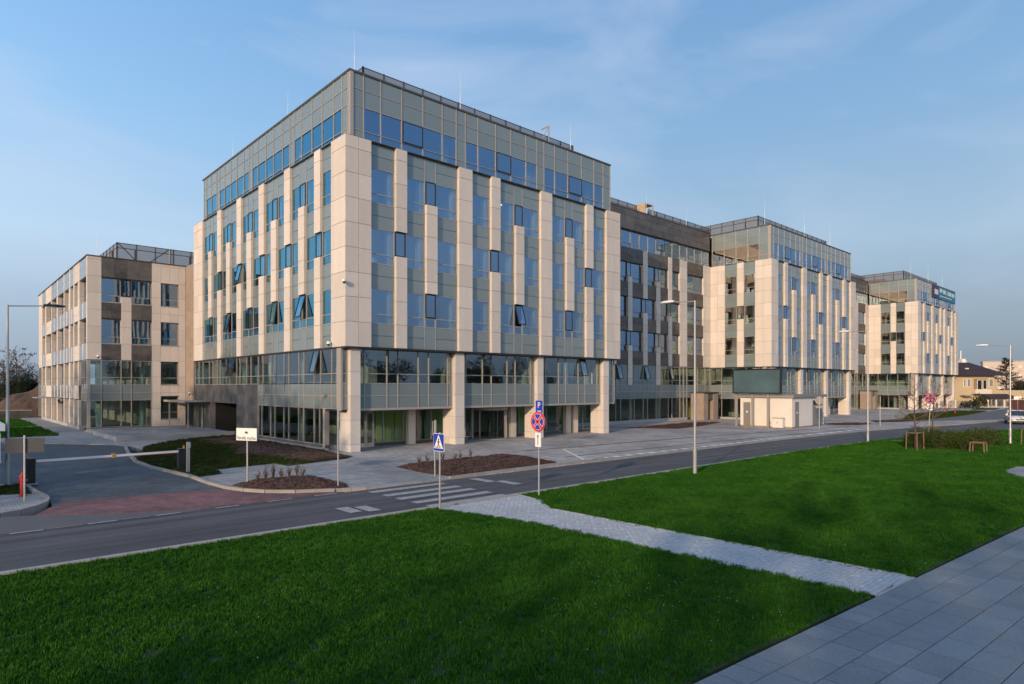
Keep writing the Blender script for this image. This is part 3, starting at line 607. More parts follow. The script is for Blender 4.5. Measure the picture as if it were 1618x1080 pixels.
# ------------------------------------------------------------------ recessed link buildings
def link(U0, U1, label, hatch):
    th = empty('link_building', (U0, 7.7, 0), label=label, cat='office building')
    f = Fr('F', 7.7, th); w = U1-U0; e = .008
    def clad(a0, a1, z0, z1, w_=1.5, m=M_dark, d=0):
        core = f.box('cladding_core', a0, a1, z0+.01, z1-.01, d-.30, d-.03, M_stoneback)
        n = max(1, round((a1-a0)/w_)); q = max(1, round((z1-z0)/.78))
        for i in range(n):
            for j in range(q):
                lo, hi = f.co(a0+(a1-a0)*i/n+e, a0+(a1-a0)*(i+1)/n-e, z0+(z1-z0)*j/q+e, z0+(z1-z0)*(j+1)/q-e, d-.03, d)
                bx('granite_slab', lo, hi, m, core)
    clad(U0+.05, U1-.05, 20.42, 22.5)
    f.box('roof_coping', U0, U1, 22.5, 22.58, -.4, .05, M_cap)
    f.box('window_head', U0, U1, 20.34, 20.41, -.3, .04, M_black)
    xs = [U1-.05-1.545*i for i in range(int(w/1.545)+1)][::-1]; xs = [U0+.02]+[x for x in xs if x > U0+.5]
    curtain(f, xs, [(18.5, 19.0, 'g'), (19.0, 20.33, 'g')], -.22, sashes={(len(xs)-8, 1): 0})
    # pilaster positions from the right end leftwards
    B = U1-52.6
    pil = [(36.4, 37.1, 'A'), (39.02, 39.8, 'B'), (41.42, 42.16, 'A'), (43.75, 44.45, 'B'), (46.05, 47.5, 'C'), (51.1, 52.55, 'C')]
    pil = [(a+B, b+B, t) for a, b, t in pil]
    extra = []; a = 34.05+B; t = 'B'
    while a > U0+.6: extra.append((a-.37, a+.37, t)); a -= 2.42; t = 'A' if t == 'B' else 'B'
    pil = extra[::-1]+pil
    prev = U0+.03
    rows = [(7.61, 9.74), (11.21, 13.34), (14.9, 16.98)]
    pts = []
    for (a, b, t) in pil:
        g = .25
        segs = {'A': [(9.76, 15.45), (4.06, 8.2)], 'B': [(13.36, 18.45), (6.2, 11.8)], 'C': [(6.2, 18.45)]}[t]
        for z0, z1 in segs: f.pilaster(a, b, z0, z1, -.3, .06, JN, cols=1)
        # openings where the pilaster is missing
        if t == 'A':
            f.sash(a, b, 15.48, 16.95, -.2, 0); f.sash(a, b, 8.22, 9.72, -.2, 0); clad(a, b, 16.98, 18.48, 2, d=-.012)
        if t == 'B': f.sash(a, b, 11.82, 13.3, -.2, 0)
        if a-prev > .3:
            for r, (z0, z1) in enumerate(rows):
                f.window(prev, a, z0, z1, -.22, TR[r], M_cap)
                f.box('window_head', prev, a, z1-.0, z1+.06, -.3, .012, M_black)
            clad(prev, a, 16.98+.06, 18.48); clad(prev, a, 13.40, 14.9); clad(prev, a, 9.80, 11.21); clad(prev, a, 6.16, 7.61)
        prev = b
    # lower floors
    ys = [U0+.05]; 
    mm = [25.9, 27.4, 28.2, 29.7, 30.5, 32.0, 32.8, 34.4, 35.2, 36.8, 37.54, 39.11, 39.88, 41.47, 42.19, 43.82, 44.53, 46.14, 46.85, 47.57, 49.88, 51.51, 52.55]
    mm = [q+B for q in mm]; mm = [q for q in mm if q > U0+.3]
    sa = {}
    for i, q in enumerate(mm[:-1]):
        if abs(q-B-39.11) < .1 or abs(q-B-34.4) < .1 or abs(q-B-43.82) < .1: sa[(i, 3)] = 15
    curtain(f, mm, [(2.62, 3.34, 's'), (3.34, 4.05, 's'), (4.05, 4.61, 'g'), (4.61, 6.12, 'g')], -.03, sashes=sa)
    curtain(f, mm[:-3], [(.32, 2.6, 'g')], -.03, gm=M_glassd)
    f.box('plinth', mm[0], mm[-4], 0, .3, -.3, .06, M_conc)
    # porch of brown stone
    a = 48.2+B
    porch = MB(); 
    vb = bx('porch_wall', (a, 5.9, 0), (a+.9, 7.6, 3.1), M_stoneback, th); vb2 = bx('porch_wall', (a+2.1, 5.9, 0), (a+3.1, 7.6, 3.1), M_stoneback, th)
    for core, x0, x1 in ((vb, a, a+.9), (vb2, a+2.1, a+3.1)):
        for j in range(5):
            bx('granite_slab', (x0-.02, 5.87, .62*j+.006), (x1+.02, 5.9, .62*(j+1)-.006), M_brown, core)
            for i in range(2): bx('granite_slab', (x0-.03, 5.9+.85*i+.005, .62*j+.006), (x0, 5.9+.85*(i+1)-.005, .62*(j+1)-.006), M_brown, core)
    bx('porch_roof', (a-.08, 5.75, 3.1), (a+3.2, 7.6, 3.28), M_cap, th); bx('porch_lintel', (a+.9, 5.95, 2.35), (a+2.1, 6.2, 3.1), M_dark, th)
    bx('porch_door', (a+.92, 7.0, 0), (a+2.08, 7.06, 2.3), M_glassd, th)
    # interior and roof
    for k in range(1, 6): bx('floor_slab', (U0+.1, 8.1, 3.6*k-.42), (U1-.1, 18, 3.6*k-.12), M_slab, th)
    for k in range(6): bx('core_wall', (U0+.1, 13.5, 3.6*k-.12 if k else .02), (U1-.1, 13.7, 3.6*(k+1)-.42 if k < 5 else 22.2), M_inner, th)
    bx('roof_deck', (U0+.1, 7.8, 22.2), (U1-.1, 18, 22.4), M_conc, th)
    for k in range(6):
        for x in np.arange(U0+3, U1-1, 5.2): column(th, x, 9.2, 3.6*k-.12 if k else 0, 3.6*(k+1)-.42)
    ls = MB()
    for (x, k) in ((35.6, 4), (41.8, 4), (46.3, 3), (37.2, 3)): ls.box((x+B, 10, 3.6*(k+1)-.5), (x+B+1.3, 10.12, 3.6*(k+1)-.45))
    ls.obj('ceiling_light', M_ceil, th, -wpos(th))
    for i in range(3): bx('curtain_panel', (49.3+B+1.0*i, 9.4, .1), (49.3+B+1.0*i+.9, 9.45, 2.2), M_lime, th)
    if hatch:
        roof_screen(th, [(U0+.3, 9.5), (40.3+B, 9.5)], 22.4, 24.0); roof_screen(th, [(42.5+B, 9.5), (U1+2.8, 9.5)], 22.4, 24.0)
        hb = MB(); hb.box((41.1+B, 8.9, 22.5), (41.2+B, 10.9, 24.3)); hb.box((41.2+B, 8.9, 24.2), (42.6+B, 10.9, 24.3)); hb.box((41.2+B, 10.8, 22.5), (42.6+B, 10.9, 24.2)); hb.box((42.5+B, 8.9, 22.5), (42.6+B, 9.0, 24.2))
        hb.tube((41.4+B, 9.3, 22.5), (42.5+B, 9.3, 24.1), .05, .05, 4)
        hb.obj('roof_hatch_box', M_ply, None, (0, 0, 0), label='open plywood hatch box with a slanted brace on the link roof behind the lamp post', cat='hatch box')
    else: roof_screen(th, [(U0+.3, 9.5), (U1+2.8, 9.5)], 22.4, 24.0)
    return th
link(25.28, 52.58, 'dark granite link building recessed between the nearest and the second office block', True)
link(77.9, 105.78, 'dark granite link building recessed between the second and the farthest office block', False)

# ------------------------------------------------------------------ left wing, four storeys
def wing():
    th = empty('office_wing', (-7.75, 31, 0), label='low four storey cream stone wing at the far left with mesh roof screen', cat='office building')
    f = Fr('F', 31.0, th); s = Fr('L', -7.75, th); e = .008
    TOP = 15.05
    def clad(fr, a0, a1, z0, z1, m, w_=1.1, h=.72, d=0, name='granite_slab'):
        core = fr.box('cladding_core', a0, a1, z0+.01, z1-.01, d-.35, d-.03, M_stoneback)
        n = max(1, round((a1-a0)/w_)); q = max(1, round((z1-z0)/h))
        for i in range(n):
            for j in range(q):
                lo, hi = fr.co(a0+(a1-a0)*i/n+e, a0+(a1-a0)*(i+1)/n-e, z0+(z1-z0)*j/q+e, z0+(z1-z0)*(j+1)/q-e, d-.03, d)
                bx(name, lo, hi, m, core)
    rows = [(7.61, 9.74, 8.2), (11.21, 13.3, 11.8)]
    J = [6.18+1.44*k for k in range(-4, 8)]
    f.pilaster(-7.75, -6.73, 6.2, TOP, -.05, 0, J)
    f.pilaster(-5.24, -4.45, 6.2, 11.75, -.3, 0, J)
    f.sash(-5.22, -4.47, 11.8, 13.28, -.2, 0)
    clad(f, -6.73, -2.84, 13.36, TOP, M_dark, .95, .85); f.box('window_head', -6.73, -2.84, 13.3, 13.35, -.35, .0, M_black)
    for a0, a1 in ((-6.73, -5.24), (-4.45, -2.84)):
        for (z0, z1, t) in rows: f.window(a0, a1, z0, z1, -.22, t); f.box('window_sill', a0, a1, z0-.06, z0, -.2, .02, M_metal)
        clad(f, a0, a1, 9.8, 11.15, M_dark, .8, .7); clad(f, a0, a1, 6.2, 7.55, M_dark, .8, .7); f.box('window_head', a0, a1, 9.74, 9.79, -.35, .0, M_black)
    # right part: cream stone with single windows
    wr = [(.9, 3.0), (4.04, 6.14), (7.61, 9.74), (11.21, 13.3)]
    zs = [0] + [q for p in wr for q in p] + [TOP]
    def cream(a0, a1, z0, z1, cols=1):
        core = f.box('wall_core', a0, a1, z0+.01, z1-.01, -.35, -.03, M_stoneback)
        jj = [z0]+[j for j in J if z0+.15 < j < z1-.15]+[z1]
        for i in range(len(jj)-1):
            for c in range(cols):
                lo, hi = f.co(a0+(a1-a0)*c/cols+e, a0+(a1-a0)*(c+1)/cols-e, jj[i]+e, jj[i+1]-e, -.03, 0); bx('stone_slab', lo, hi, M_stone, core)
    cream(-2.84, -2.1, 0.0, TOP); cream(-.61, -.02, 0.0, TOP)
    for i in range(0, len(zs)-1, 2): cream(-2.1, -.61, zs[i], zs[i+1], 2)
    for (z0, z1) in wr: f.window(-2.1, -.61, z0, z1, -.25, z0+.62, M_metal, (M_glass if z0 > 6 else M_glassl) if z0 > 2 else M_glassd); f.box('window_sill', -2.15, -.56, z0-.05, z0, -.2, .04, M_metal)
    # glazed corner, two lower floors
    G = [(.36, 2.66, 'd'), (2.66, 3.34, 's'), (3.34, 4.05, 's'), (4.05, 4.66, 'g'), (4.66, 6.14, 'g')]
    curtain(f, [-7.55, -6.73, -5.24, -4.45, -2.86], G, -.02)
    f.box('corner_post', -7.75, -7.55, .3, 6.16, -.2, 0, M_metal)
    f.box('plinth', -7.75, -2.84, .12, .34, -.4, -.08, M_dark); f.box('plinth_base', -7.8, -2.84, -.05, .14, -.4, .02, M_conc)
    curtain(s, [31.2, 32.1, 33.0, 33.9], G, -.02); 
    # long side
    L = [(31.0, 31.5, 'st')]
    bays = [(31.5, 34.9, 'pl'), (35.0, 37.7, 'st'), (37.8, 40.0, 'pl'), (40.1, 43.6, 'pl'), (44.1, 48.1, 'pl'), (48.6, 52.7, 'pl'), (52.9, 57.1, 'st'), (57.3, 60.6, 'pl')]
    s.pilaster(31.052, 31.5, 6.2, TOP, -.4, 0, J)
    wrow = [(.35, 2.66), (4.0, 6.14), (7.61, 9.74), (11.21, 13.3)]
    edge = [31.5]+[b for _, b, _ in bays]
    prev = 31.5
    for bi, (a0, a1, t) in enumerate(bays):
        m = M_stone if t == 'st' else M_spanw
        full = [13.3, TOP]
        s.pilaster(a1-.05, a1+.45, 0.0 if bi else 6.2, TOP, -.4, 0.0, J)
        x0 = prev+.0; x1 = a1-.05
        zz = [6.2 if bi == 0 else 2.66]
        for k, (z0, z1) in enumerate(wrow):
            if bi == 0 and k < 2: continue
            w0 = x0+(.55 if bi % 2 else .1); 
            s.window(w0, x1, z0, z1, -.36, z0+.6 if k else None, M_metal, M_glass)
            if w0 > x0+.3: s.pilaster(x0, w0, z0, z1, -.4, -.02, J)
            s.box('window_head', x0, x1, z1, z1+.05, -.4, -.01, M_black)
        for (z0, z1) in ((13.36, TOP), (9.8, 11.2), (6.2, 7.6), (2.72, 4.0)):
            if bi == 0 and z0 < 6: continue
            if z0 > 13 or t == 'st':
                clad(s, x0, x1, z0, z1, m, 1.6, .9, -.01, 'stone_slab' if t == 'st' else 'spandrel_panel')
            else:
                mid = (x0+x1)/2
                s.pilaster(mid-.22, mid+.22, z0, z1, -.4, 0, J)
                clad(s, x0, mid-.22, z0, z1, m, 2, 1.5, -.01, 'spandrel_panel'); clad(s, mid+.22, x1, z0, z1, m, 2, 1.5, -.01, 'spandrel_panel')
        prev = a1+.45
    s.pilaster(61.05, 61.6, 6.2, TOP, -.4, 0, J)
    curtain(s, [61.1, 62.0, 63.0, 64.0], G, -.02)
    s.box('upper_wall', 61.6, 64, 6.2, TOP, -.3, -.02, M_stone)
    s.box('plinth', 34.9, 61, -.05, .3, -.4, .015, M_conc)
    # canopy on the long side
    s.box('canopy', 44.2, 47.4, 2.72, 2.82, .0, 2.2, M_steel); 
    cam_ = MB(); cam_.tube((-8.1, 44.5, 2.6), (-8.1, 44.5, 2.35), .12, .08, 10); cam_.obj('canopy_lamp', M_black, th, -wpos(th))
    # body
    bx('soffit', (-7.6, 31.2, 6.05), (-.2, 33.0, 6.15), M_soffit, th)
    for k in range(1, 4): bx('floor_slab', (-7.4, 31.4, 3.6*k-.42), (8, 63.8, 3.6*k-.12), M_slab, th)
    bx('roof_deck', (-7.5, 31.3, TOP-.25), (8, 63.8, TOP-.1), M_conc, th)
    for k in range(4):
        bx('core_wall', (-2.0, 36.5, 3.6*k-.12 if k else 0.05), (-1.8, 63, 3.6*(k+1)-.42), M_inner, th); bx('core_wall', (-2.0, 36.3, 3.6*k-.12 if k else 0.05), (8, 36.5, 3.6*(k+1)-.42), M_inner, th)
    cp = MB(); cp.box((-7.82, 30.94, TOP), (.3, 31.25, TOP+.08)); cp.box((-7.82, 31.25, TOP), (-7.5, 64, TOP+.08)); cp.obj('roof_coping', M_cap, th, -wpos(th))
    for k in range(4):
        for (x, y) in ((-6.6, 32.6), (-3.2, 32.8), (-6.6, 39), (-6.6, 46), (-6.6, 53)): column(th, x, y, 3.6*k-.12 if k else 0, 3.6*(k+1)-.42)
    fr = roof_screen(th, [(-5.0, 60), (-5.0, 34.0), (6, 34.0)], TOP-.1, 17.1, 1.5)
    br = MB(); br.tube((-4.9, 33.98, 17.0), (-3.0, 33.98, 15.1), .04, .04, 4); br.tube((-2.9, 33.98, 15.1), (-.7, 33.98, 17.0), .04, .04, 4); br.tube((-.6, 33.98, 15), (-.6, 33.98, 17.1), .08, .08, 4)
    br.obj('screen_brace', M_cap, th, -wpos(th))
wing()
# canopy by the side door of the nearest block
cn = empty('entrance_canopy', (-1.0, 27, 2.5), label='flat pale canopy over the side entrance between the low wing and the nearest block', cat='canopy')
bx('roof_plate', (-1.9, 24.2, 2.55), (.08, 30.8, 2.66), M_steel, cn); bx('edge_trim', (-1.93, 24.18, 2.50), (-1.88, 30.8, 2.68), M_metal, cn); bx('support', (-1.6, 30.3, .3), (-1.5, 30.4, 2.55), M_steel, cn)
bx('support', (-1.6, 24.6, .3), (-1.5, 24.7, 2.55), M_steel, cn)

# lightning rods
for (u, v, z, h, w) in ((1.6, 1.9, 22.4, 3.4, 'corner of the nearest block beside the mesh screen'), (9.4, 1.4, 22.4, 3.4, 'edge in the middle of the nearest block front'), (20.4, 1.2, 22.4, 2.6, 'at the right end of the nearest block front'),
        (1.2, 10.8, 22.4, 2.6, 'edge of the nearest block, first along its left side'), (1.2, 22.0, 22.4, 2.6, 'edge of the nearest block, second along its left side'),
        (40.6, 8.4, 22.5, 2.9, 'of the first link, beside the plywood box'), (48.5, 8.4, 22.5, 2.9, 'of the first link, near its right end'),
        (54.2, 1.6, 22.4, 4, 'corner of the second block'), (64, 1.2, 22.4, 4, 'edge in the middle of the second block'), (72, 1.2, 22.4, 4, 'edge near the right end of the second block'),
        (107.6, 1.6, 22.4, 4, 'corner of the farthest block'), (116, 1.2, 22.4, 4, 'edge in the middle of the farthest block'), (125, 1.2, 22.4, 4, 'edge of the farthest block above the teal banner'),
        (-6.9, 32, 15.1, 3.0, 'front corner of the low wing'), (-7.2, 38, 15.1, 2.4, 'edge of the low wing, second from its front corner'), (-7.2, 46.5, 15.1, 2.4, 'edge of the low wing, third from its front corner'), (-1.0, 36, 15.1, 2.8, 'of the low wing close to the tall block')):
    rod(u, v, z, h, w)

# security cameras
def cctv(x, y, z, dx, dy, label):
    mb = MB(); mb.tube((0, 0, 0), (dx*.25, dy*.25, .02), .03, .03, 8); mb.tube((dx*.25, dy*.25, .06), (dx*.25, dy*.25, -.08), .10, .11, 12)
    t = empty('security_camera', (x, y, z), label=label, cat='camera'); mb.obj('housing', M_white, t)
    b = MB(); b.tube((dx*.25, dy*.25, -.08), (dx*.25, dy*.25, -.20), .10, .04, 12); b.obj('dome', M_black, t)
cctv(0, 0.0, 9.92, -.7, -.7, 'dome security camera high on the stone corner of the nearest block')
cctv(-.0, 1.75, 6.45, -.9, -.4, 'white security camera low on the stone corner of the nearest block')
cctv(-.0, 28.9, 3.3, -1, 0, 'small security camera on the wall above the side entrance canopy')
cctv(-7.0, 31, 6.5, 0, -1, 'small security camera on the low wing above its glazed corner')

# banner on the farthest block
bn = empty('facade_banner', (118, .3, 21), label='long teal banner with white markings on the top storey of the farthest block', cat='banner')
M_teal = mat('banner_teal', (.02, .17, .27), .6); M_plum = mat('banner_plum', (.05, .03, .08), .6); M_pale = mat('banner_pale', (.55, .62, .66), .6)
bx('teal_sheet', (119.2, .27, 20.0), (130.1, .30, 22.25), M_teal, bn); bx('dark_sheet', (115.0, .27, 20.0), (119.1, .30, 22.25), M_plum, bn)
wm = MB()
for i, (a, b, z0, z1) in enumerate(((119.6, 121.2, 21.3, 22), (121.8, 123.6, 21.2, 21.95), (124.4, 124.7, 21.1, 21.9), (125.2, 127.2, 21.15, 21.85), (127.6, 129.4, 21.1, 21.8), (119.7, 127.6, 20.55, 20.72), (116.4, 118.6, 20.7, 21.6))): wm.box((a, .255, z0), (b, .268, z1))
wm.obj('printed_marks', M_pale, bn, -wpos(bn))

# ------------------------------------------------------------------ ground
def ngon(name, pts, z, m, kind='structure'): return sheet(name, pts, z-.3, z, m, kind=kind)
big = MB(); big.poly([(-1500, -1500, -.32), (1500, -1500, -.32), (1500, 1500, -.32), (-1500, 1500, -.32)]); big.obj('ground', M_field, kind='structure')
near = [(-70, -16.9), (20, -16.9), (31, -17.25), (44, -19), (55.5, -22), (70, -26.5), (90, -33), (130, -46)]
far = [(-70, -9.3), (-16.1, -9.3), (-15.3, -9.72), (-13, -11.3), (-11.2, -11.9), (-6.7, -12.15), (20, -12.2), (31, -12.35), (43, -13), (52, -14.3), (60, -16), (68, -17), (80, -19), (100, -27), (130, -38)]
ngon('road', near+far[::-1], -.05, M_asph)
# pale asphalt margin on the left between the dashed line and the kerb
ngon('road_margin', [(-70, -12.2), (-11.4, -12.2), (-11.2, -11.95), (-13, -11.35), (-15.3, -9.78), (-16.1, -9.35), (-70, -9.35)], -.046, M_asph2)
ngon('red_paving', [(-15.3, -9.7), (-14.72, -8.35), (-14.2, -7.6), (-12.5, -7.9), (-10.5, -8.1), (-9.42, -8.5), (-8.63, -10.4), (-6.8, -11.75), (-6.4, -12.1), (-11.2, -11.88), (-13, -11.28)], -.04, M_redbr)
ngon('driveway', [(-14.72, -8.35), (-14.6, -6.5), (-14.7, -4.7), (-14.83, -2.5), (-16, 0), (-30, 6), (-30, 22), (-14, 22.5), (-12.2, 20.2), (-8.6, 15.6), (-8.1, 15), (-8.9, 9), (-9.81, 3.5), (-9.85, .4), (-9.43, -4.1), (-9.47, -6.75), (-9.42, -8.5), (-10.5, -8.1), (-12.5, -7.9), (-14.2, -7.6)], -.04, M_drive)
# pavements
ngon('plaza', [(-5.6, -12.15), (20, -12.2), (31, -12.35), (43, -13), (52, -14.3), (60, -16), (68, -17), (80, -19), (100, -27), (130, -38), (210, -38), (210, 60), (-9.2, 66), (-9.9, 42), (-10.1, 27.5), (-14, 27.4), (-30, 27.4), (-30, 22.1), (-14, 22.6), (-12.2, 20.3), (-8.6, 15.7), (-8.3, 13.8), (-7.75, 11.65), (-1.5, 14.0), (-1.0, -2.45), (-4.85, -3.5), (-4.9, -2.1), (-7.95, -2.6), (-8.1, -4.25), (-9.3, -4.7), (-9.3, -6.75), (-9.2, -8.6), (-8.5, -10.3), (-6.7, -11.65)], 0, M_plaza)
ngon('light_pavement', [(-9.2, -8.5), (-9.25, -4.75), (-8.08, -4.25), (-7.93, -2.62), (-4.92, -2.12), (-4.84, -3.52), (-1.15, -2.5), (1, -3), (1.2, -6.6), (-1.3, -7.35), (-1.6, -11.8), (-5.7, -11.8), (-5.4, -7.75), (-6.9, -7.2)], .004, M_plaza2)
ngon('side_walk', [(-10.1, 27.5), (-9.9, 64), (-7.8, 64), (-7.8, 31), (-.2, 31), (-8, 19), (-8.6, 15.75), (-12.2, 20.4), (-14, 22.7), (-30, 22.7), (-30, 27.4)], .004, M_plaza2)
ngon('left_island', [(-70, -9.1), (-16.1, -9.1), (-15.2, -8.35), (-14.82, -7.7), (-14.72, -6.45), (-14.85, -4.7), (-14.95, -2.5), (-16, -.5), (-70, -.5)], .0, M_plaza2)
ngon('side_street', [(62, -10.5), (75, -16.5), (90, -20), (130, -30), (170, -20), (170, -8), (110, -9.5), (80, -11)], .006, M_asph2)
# lawns
lawnA = [(-70, -17.02), (-6.0, -17.02), (-5.83, -17.4), (-5.44, -18.8), (-5.34, -19.3), (-5.06, -20.7), (-4.79, -29.38), (-8.66, -29.1), (-10.43, -29.0), (-70, -25)]
lawnB = [(-2.2, -17.02), (20, -17.02), (31, -17.38), (44, -19.15), (55.5, -22.15), (70, -26.7), (90, -33.1), (130, -46.1), (130, -60), (40, -48), (22, -31.5), (21, -27.2), (18.6, -27.1), (17.4, -27.6), (15.9, -28.4), (15.9, -30.7), (4.6, -30.0), (-3.09, -29.5), (-3.28, -19.55), (-2.48, -18.3)]
ngon('lawn', lawnA, -.02, M_soil); ngon('lawn', lawnB, -.02, M_soil)
lawnC = [(-10.1, 28), (-9.95, 42), (-40, 42), (-40, 28)]; lawnD = [(-9.9, 44), (-9.8, 62), (-40, 62), (-40, 44)]
lawnE = [(-7.7, 11.6), (-9.6, 4.4), (-9.81, 3.5), (-9.7, .4), (-9.3, -4.6), (-8.15, -4.2), (-7.98, -2.65), (-4.95, -2.1), (-4.9, -3.45), (-1.2, -2.4), (-.35, 2), (-.35, 14), (.0, 18.0), (-2.4, 17.3), (-5.0, 15.5), (-6.9, 13.2)]
lawnF = [(-15.8, -4.8), (-14.95, -5.2), (-14.97, -2.6), (-18, -2.4), (-18, -4.8)]
ngon('far_lawn', lawnC, .02, M_soil); ngon('far_lawn', lawnD, .02, M_soil); ngon('bed_lawn', lawnE, .03, M_soil); ngon('island_lawn', lawnF, .02, M_soil)
ngon('narrow_path', [(-9.95, 42.05), (-9.95, 43.95), (-40, 43.95), (-40, 42.05)], .015, M_plaza2)
lawnG = [(64.4, -9.6), (85, -4.6), (104, -6.0), (106, -9.5), (84, -11.2), (66, -11)]
ngon('verge_lawn', lawnG, .02, M_soil)
ngon('verge_lawn', [(112, -6), (128, -4), (130, -7), (114, -9)], .02, M_soil)
ngon('right_path', [(15.95, -28.4), (17.4, -27.55), (18.6, -27.15), (21, -27.2), (23, -31.6), (16, -30.6)], -.005, M_plaza2)

# clumps for mulch
def mound(name, pts, h, m, z=.02, label=None, seed=0):
    """bed: outline raised to a low uneven mound, with loose bark pieces"""
    r = random.Random(seed); bm = bmesh.new()
    xs = [p[0] for p in pts]; ys = [p[1] for p in pts]
    vs = [bm.verts.new((x, y, z)) for x, y in pts]; f = bm.faces.new(vs); bmesh.ops.triangulate(bm, faces=[f])
    for _ in range(4):
        bmesh.ops.subdivide_edges(bm, edges=[e for e in bm.edges if e.calc_length() > .45], cuts=1, use_grid_fill=False)
        bmesh.ops.triangulate(bm, faces=bm.faces)
    bound = {v for e in bm.edges if e.is_boundary for v in e.verts}
    P = [Vector((x, y)) for x, y in pts]
    def dist(c):
        q = Vector((c.x, c.y)); best = 9
        for a, b in zip(P, P[1:]+P[:1]):
            d = b-a; t = max(0, min(1, (q-a).dot(d)/max(d.length_squared, 1e-9))); best = min(best, (q-a-d*t).length)
        return best
    for v in bm.verts:
        if v in bound: continue
        v.co.z = z + h*min(1, dist(v.co)/1.0)**.7 + r.uniform(-.03, .05)
    me = bpy.data.meshes.new(name); bm.normal_update(); bm.to_mesh(me)
    me.materials.append(m); o = bpy.data.objects.new(name, me); COL.objects.link(o); tag(o, kind='structure')
    # bark chips
    faces = [(f.calc_area(), [v.co.copy() for v in f.verts]) for f in bm.faces]; tot = sum(a for a, _ in faces); mb = MB()
    n = int(min(4500, tot*150)); ws = [a for a, _ in faces]
    for a, vs_ in r.choices(faces, ws, k=n):
        s, t = r.random(), r.random()
        if s+t > 1: s, t = 1-s, 1-t
        p = vs_[0]+(vs_[1]-vs_[0])*s+(vs_[2]-vs_[0])*t; l = r.uniform(.025, .085); an = r.uniform(0, 6.28); d = Vector((math.cos(an), math.sin(an), r.uniform(-.2, .5)))*l; q = Vector((-math.sin(an), math.cos(an), r.uniform(-.3, .3)))*l*.5
        p = p+Vector((0, 0, .012)); mb.poly([p-d, p+q, p+d, p-q])
    bm.free()
    c = mb.obj('bark_chips', M_chips, kind='stuff', label='loose brown bark chips scattered over the planting bed', cat='bark mulch')
    return o
mound('planting_bed', [(-9.0, -8.05), (-7.98, -7.45), (-6.9, -7.3), (-5.6, -7.85), (-5.55, -10.6), (-5.9, -11.5), (-6.8, -11.35), (-8.3, -10.0), (-8.9, -9.0)], .14, M_mulch, .02, seed=1)
mound('planting_bed', [(-1.25, -7.4), (-.04, -6.9), (3.6, -6.8), (6.2, -6.6), (6.4, -8.6), (5.7, -11.3), (1.4, -11.4), (-1.3, -11.6), (-1.5, -10)], .14, M_mulch, .02, seed=2)
mound('planting_bed', [(-3.9, 15.3), (-.35, 16.5), (-.33, 2.2), (-.6, -2.0), (-1.2, -2.3), (-3.6, -3.0), (-4.2, .4), (-5.2, 3.4), (-3.8, 8)], .10, M_mulch, .035, seed=3)
mound('planting_bed', [(30.4, 3.2), (41.9, 4.3), (45.8, 2.4), (38.2, .2), (33, -.6)], .08, M_mulch, .01, seed=4)
mound('planting_bed', [(50.2, -6.3), (53.2, -7.0), (56, -8.9), (54.5, -9.8), (51.3, -9.6), (49.8, -8)], .08, M_mulch, .01, seed=5)
mound('planting_bed', [(60.5, -7.6), (66, -9.4), (68, -10.9), (61.5, -10.6), (58.5, -9)], .10, M_mulch, .03, seed=6)
mound('planting_bed', [(80, -5.8), (90, -4.6), (98, -6.8), (88, -7.6)], .10, M_mulch, .03, seed=7)

# kerbs: individual stones
def kerb(path, w=.12, z0=-.3, z1=.0, seg=1.0, name='kerb', m=None, off=0, label=None, maxn=9999):
    pieces = strip(name, path, w, z0, z1, None, seg); root = None
    c0 = Vector((*path[0], 0))
    root = bpy.data.objects.new(name, None); root.location = c0; COL.objects.link(root); tag(root, kind='structure')
    for (a, b) in pieces:
        d = b-a; L = d.length
        if L < .03: continue
        o = bpy.data.objects.new('kerb_stone', box_mesh(round(L-.01, 2), w, z1-z0, m or M_kerb)); COL.objects.link(o); o.parent = root
        c = (a+b)/2; o.location = Vector((c.x, c.y, (z0+z1)/2)) - c0; o.rotation_euler = (0, 0, math.atan2(d.y, d.x))
    return root
kerb([(-30, -16.86), (20, -16.86), (31, -17.2), (44, -18.96), (55.5, -21.97), (70, -26.5)], .16, -.3, .012, 1.0, m=M_edge)
kerb([(-6.55, -11.75), (-5.5, -12.1)], .15, -.3, .06, .5); kerb([(-5.5, -12.1), (-1.6, -12.1)], .15, -.3, -.01, 1); kerb([(-1.6, -12.1), (5.9, -12.05), (8, -12.15)], .15, -.3, .08, 1)
kerb([(8, -12.15), (20, -12.2), (31, -12.35), (43, -13), (52, -14.3)], .15, -.3, .01, 1)
kerb([(52, -14.3), (60, -16), (68, -17), (80, -19)], .15, -.3, .08, 1)
kerb([(-9.85, 3.5), (-9.9, .4), (-9.43, -4.1), (-9.45, -6.75), (-9.33, -8.5), (-9.05, -9.5), (-8.6, -10.35), (-7.8, -11.1), (-6.6, -11.75)], .15, -.3, .07, .7)
kerb([(-9.85, 3.5), (-9.3, 8), (-8.3, 13.8)], .15, -.3, .09, 1)
kerb([(-45, -9.15), (-16.1, -9.15), (-15.6, -8.85), (-15.15, -8.3), (-14.82, -7.65), (-14.68, -6.9), (-14.66, -6.3), (-14.8, -4.7), (-14.9, -2.5)], .13, -.3, .05, .6)
kerb([(-5.88, -17.3), (-5.5, -18.75), (-5.4, -19.3), (-5.1, -20.7), (-4.83, -29.3)], .07, -.2, .006, 1.0, name='path_edging', m=M_edge)
kerb([(-2.2, -17.0), (-2.42, -18.3), (-3.22, -19.5), (-3.05, -29.4)], .07, -.2, .006, 1.0, name='path_edging', m=M_edge)
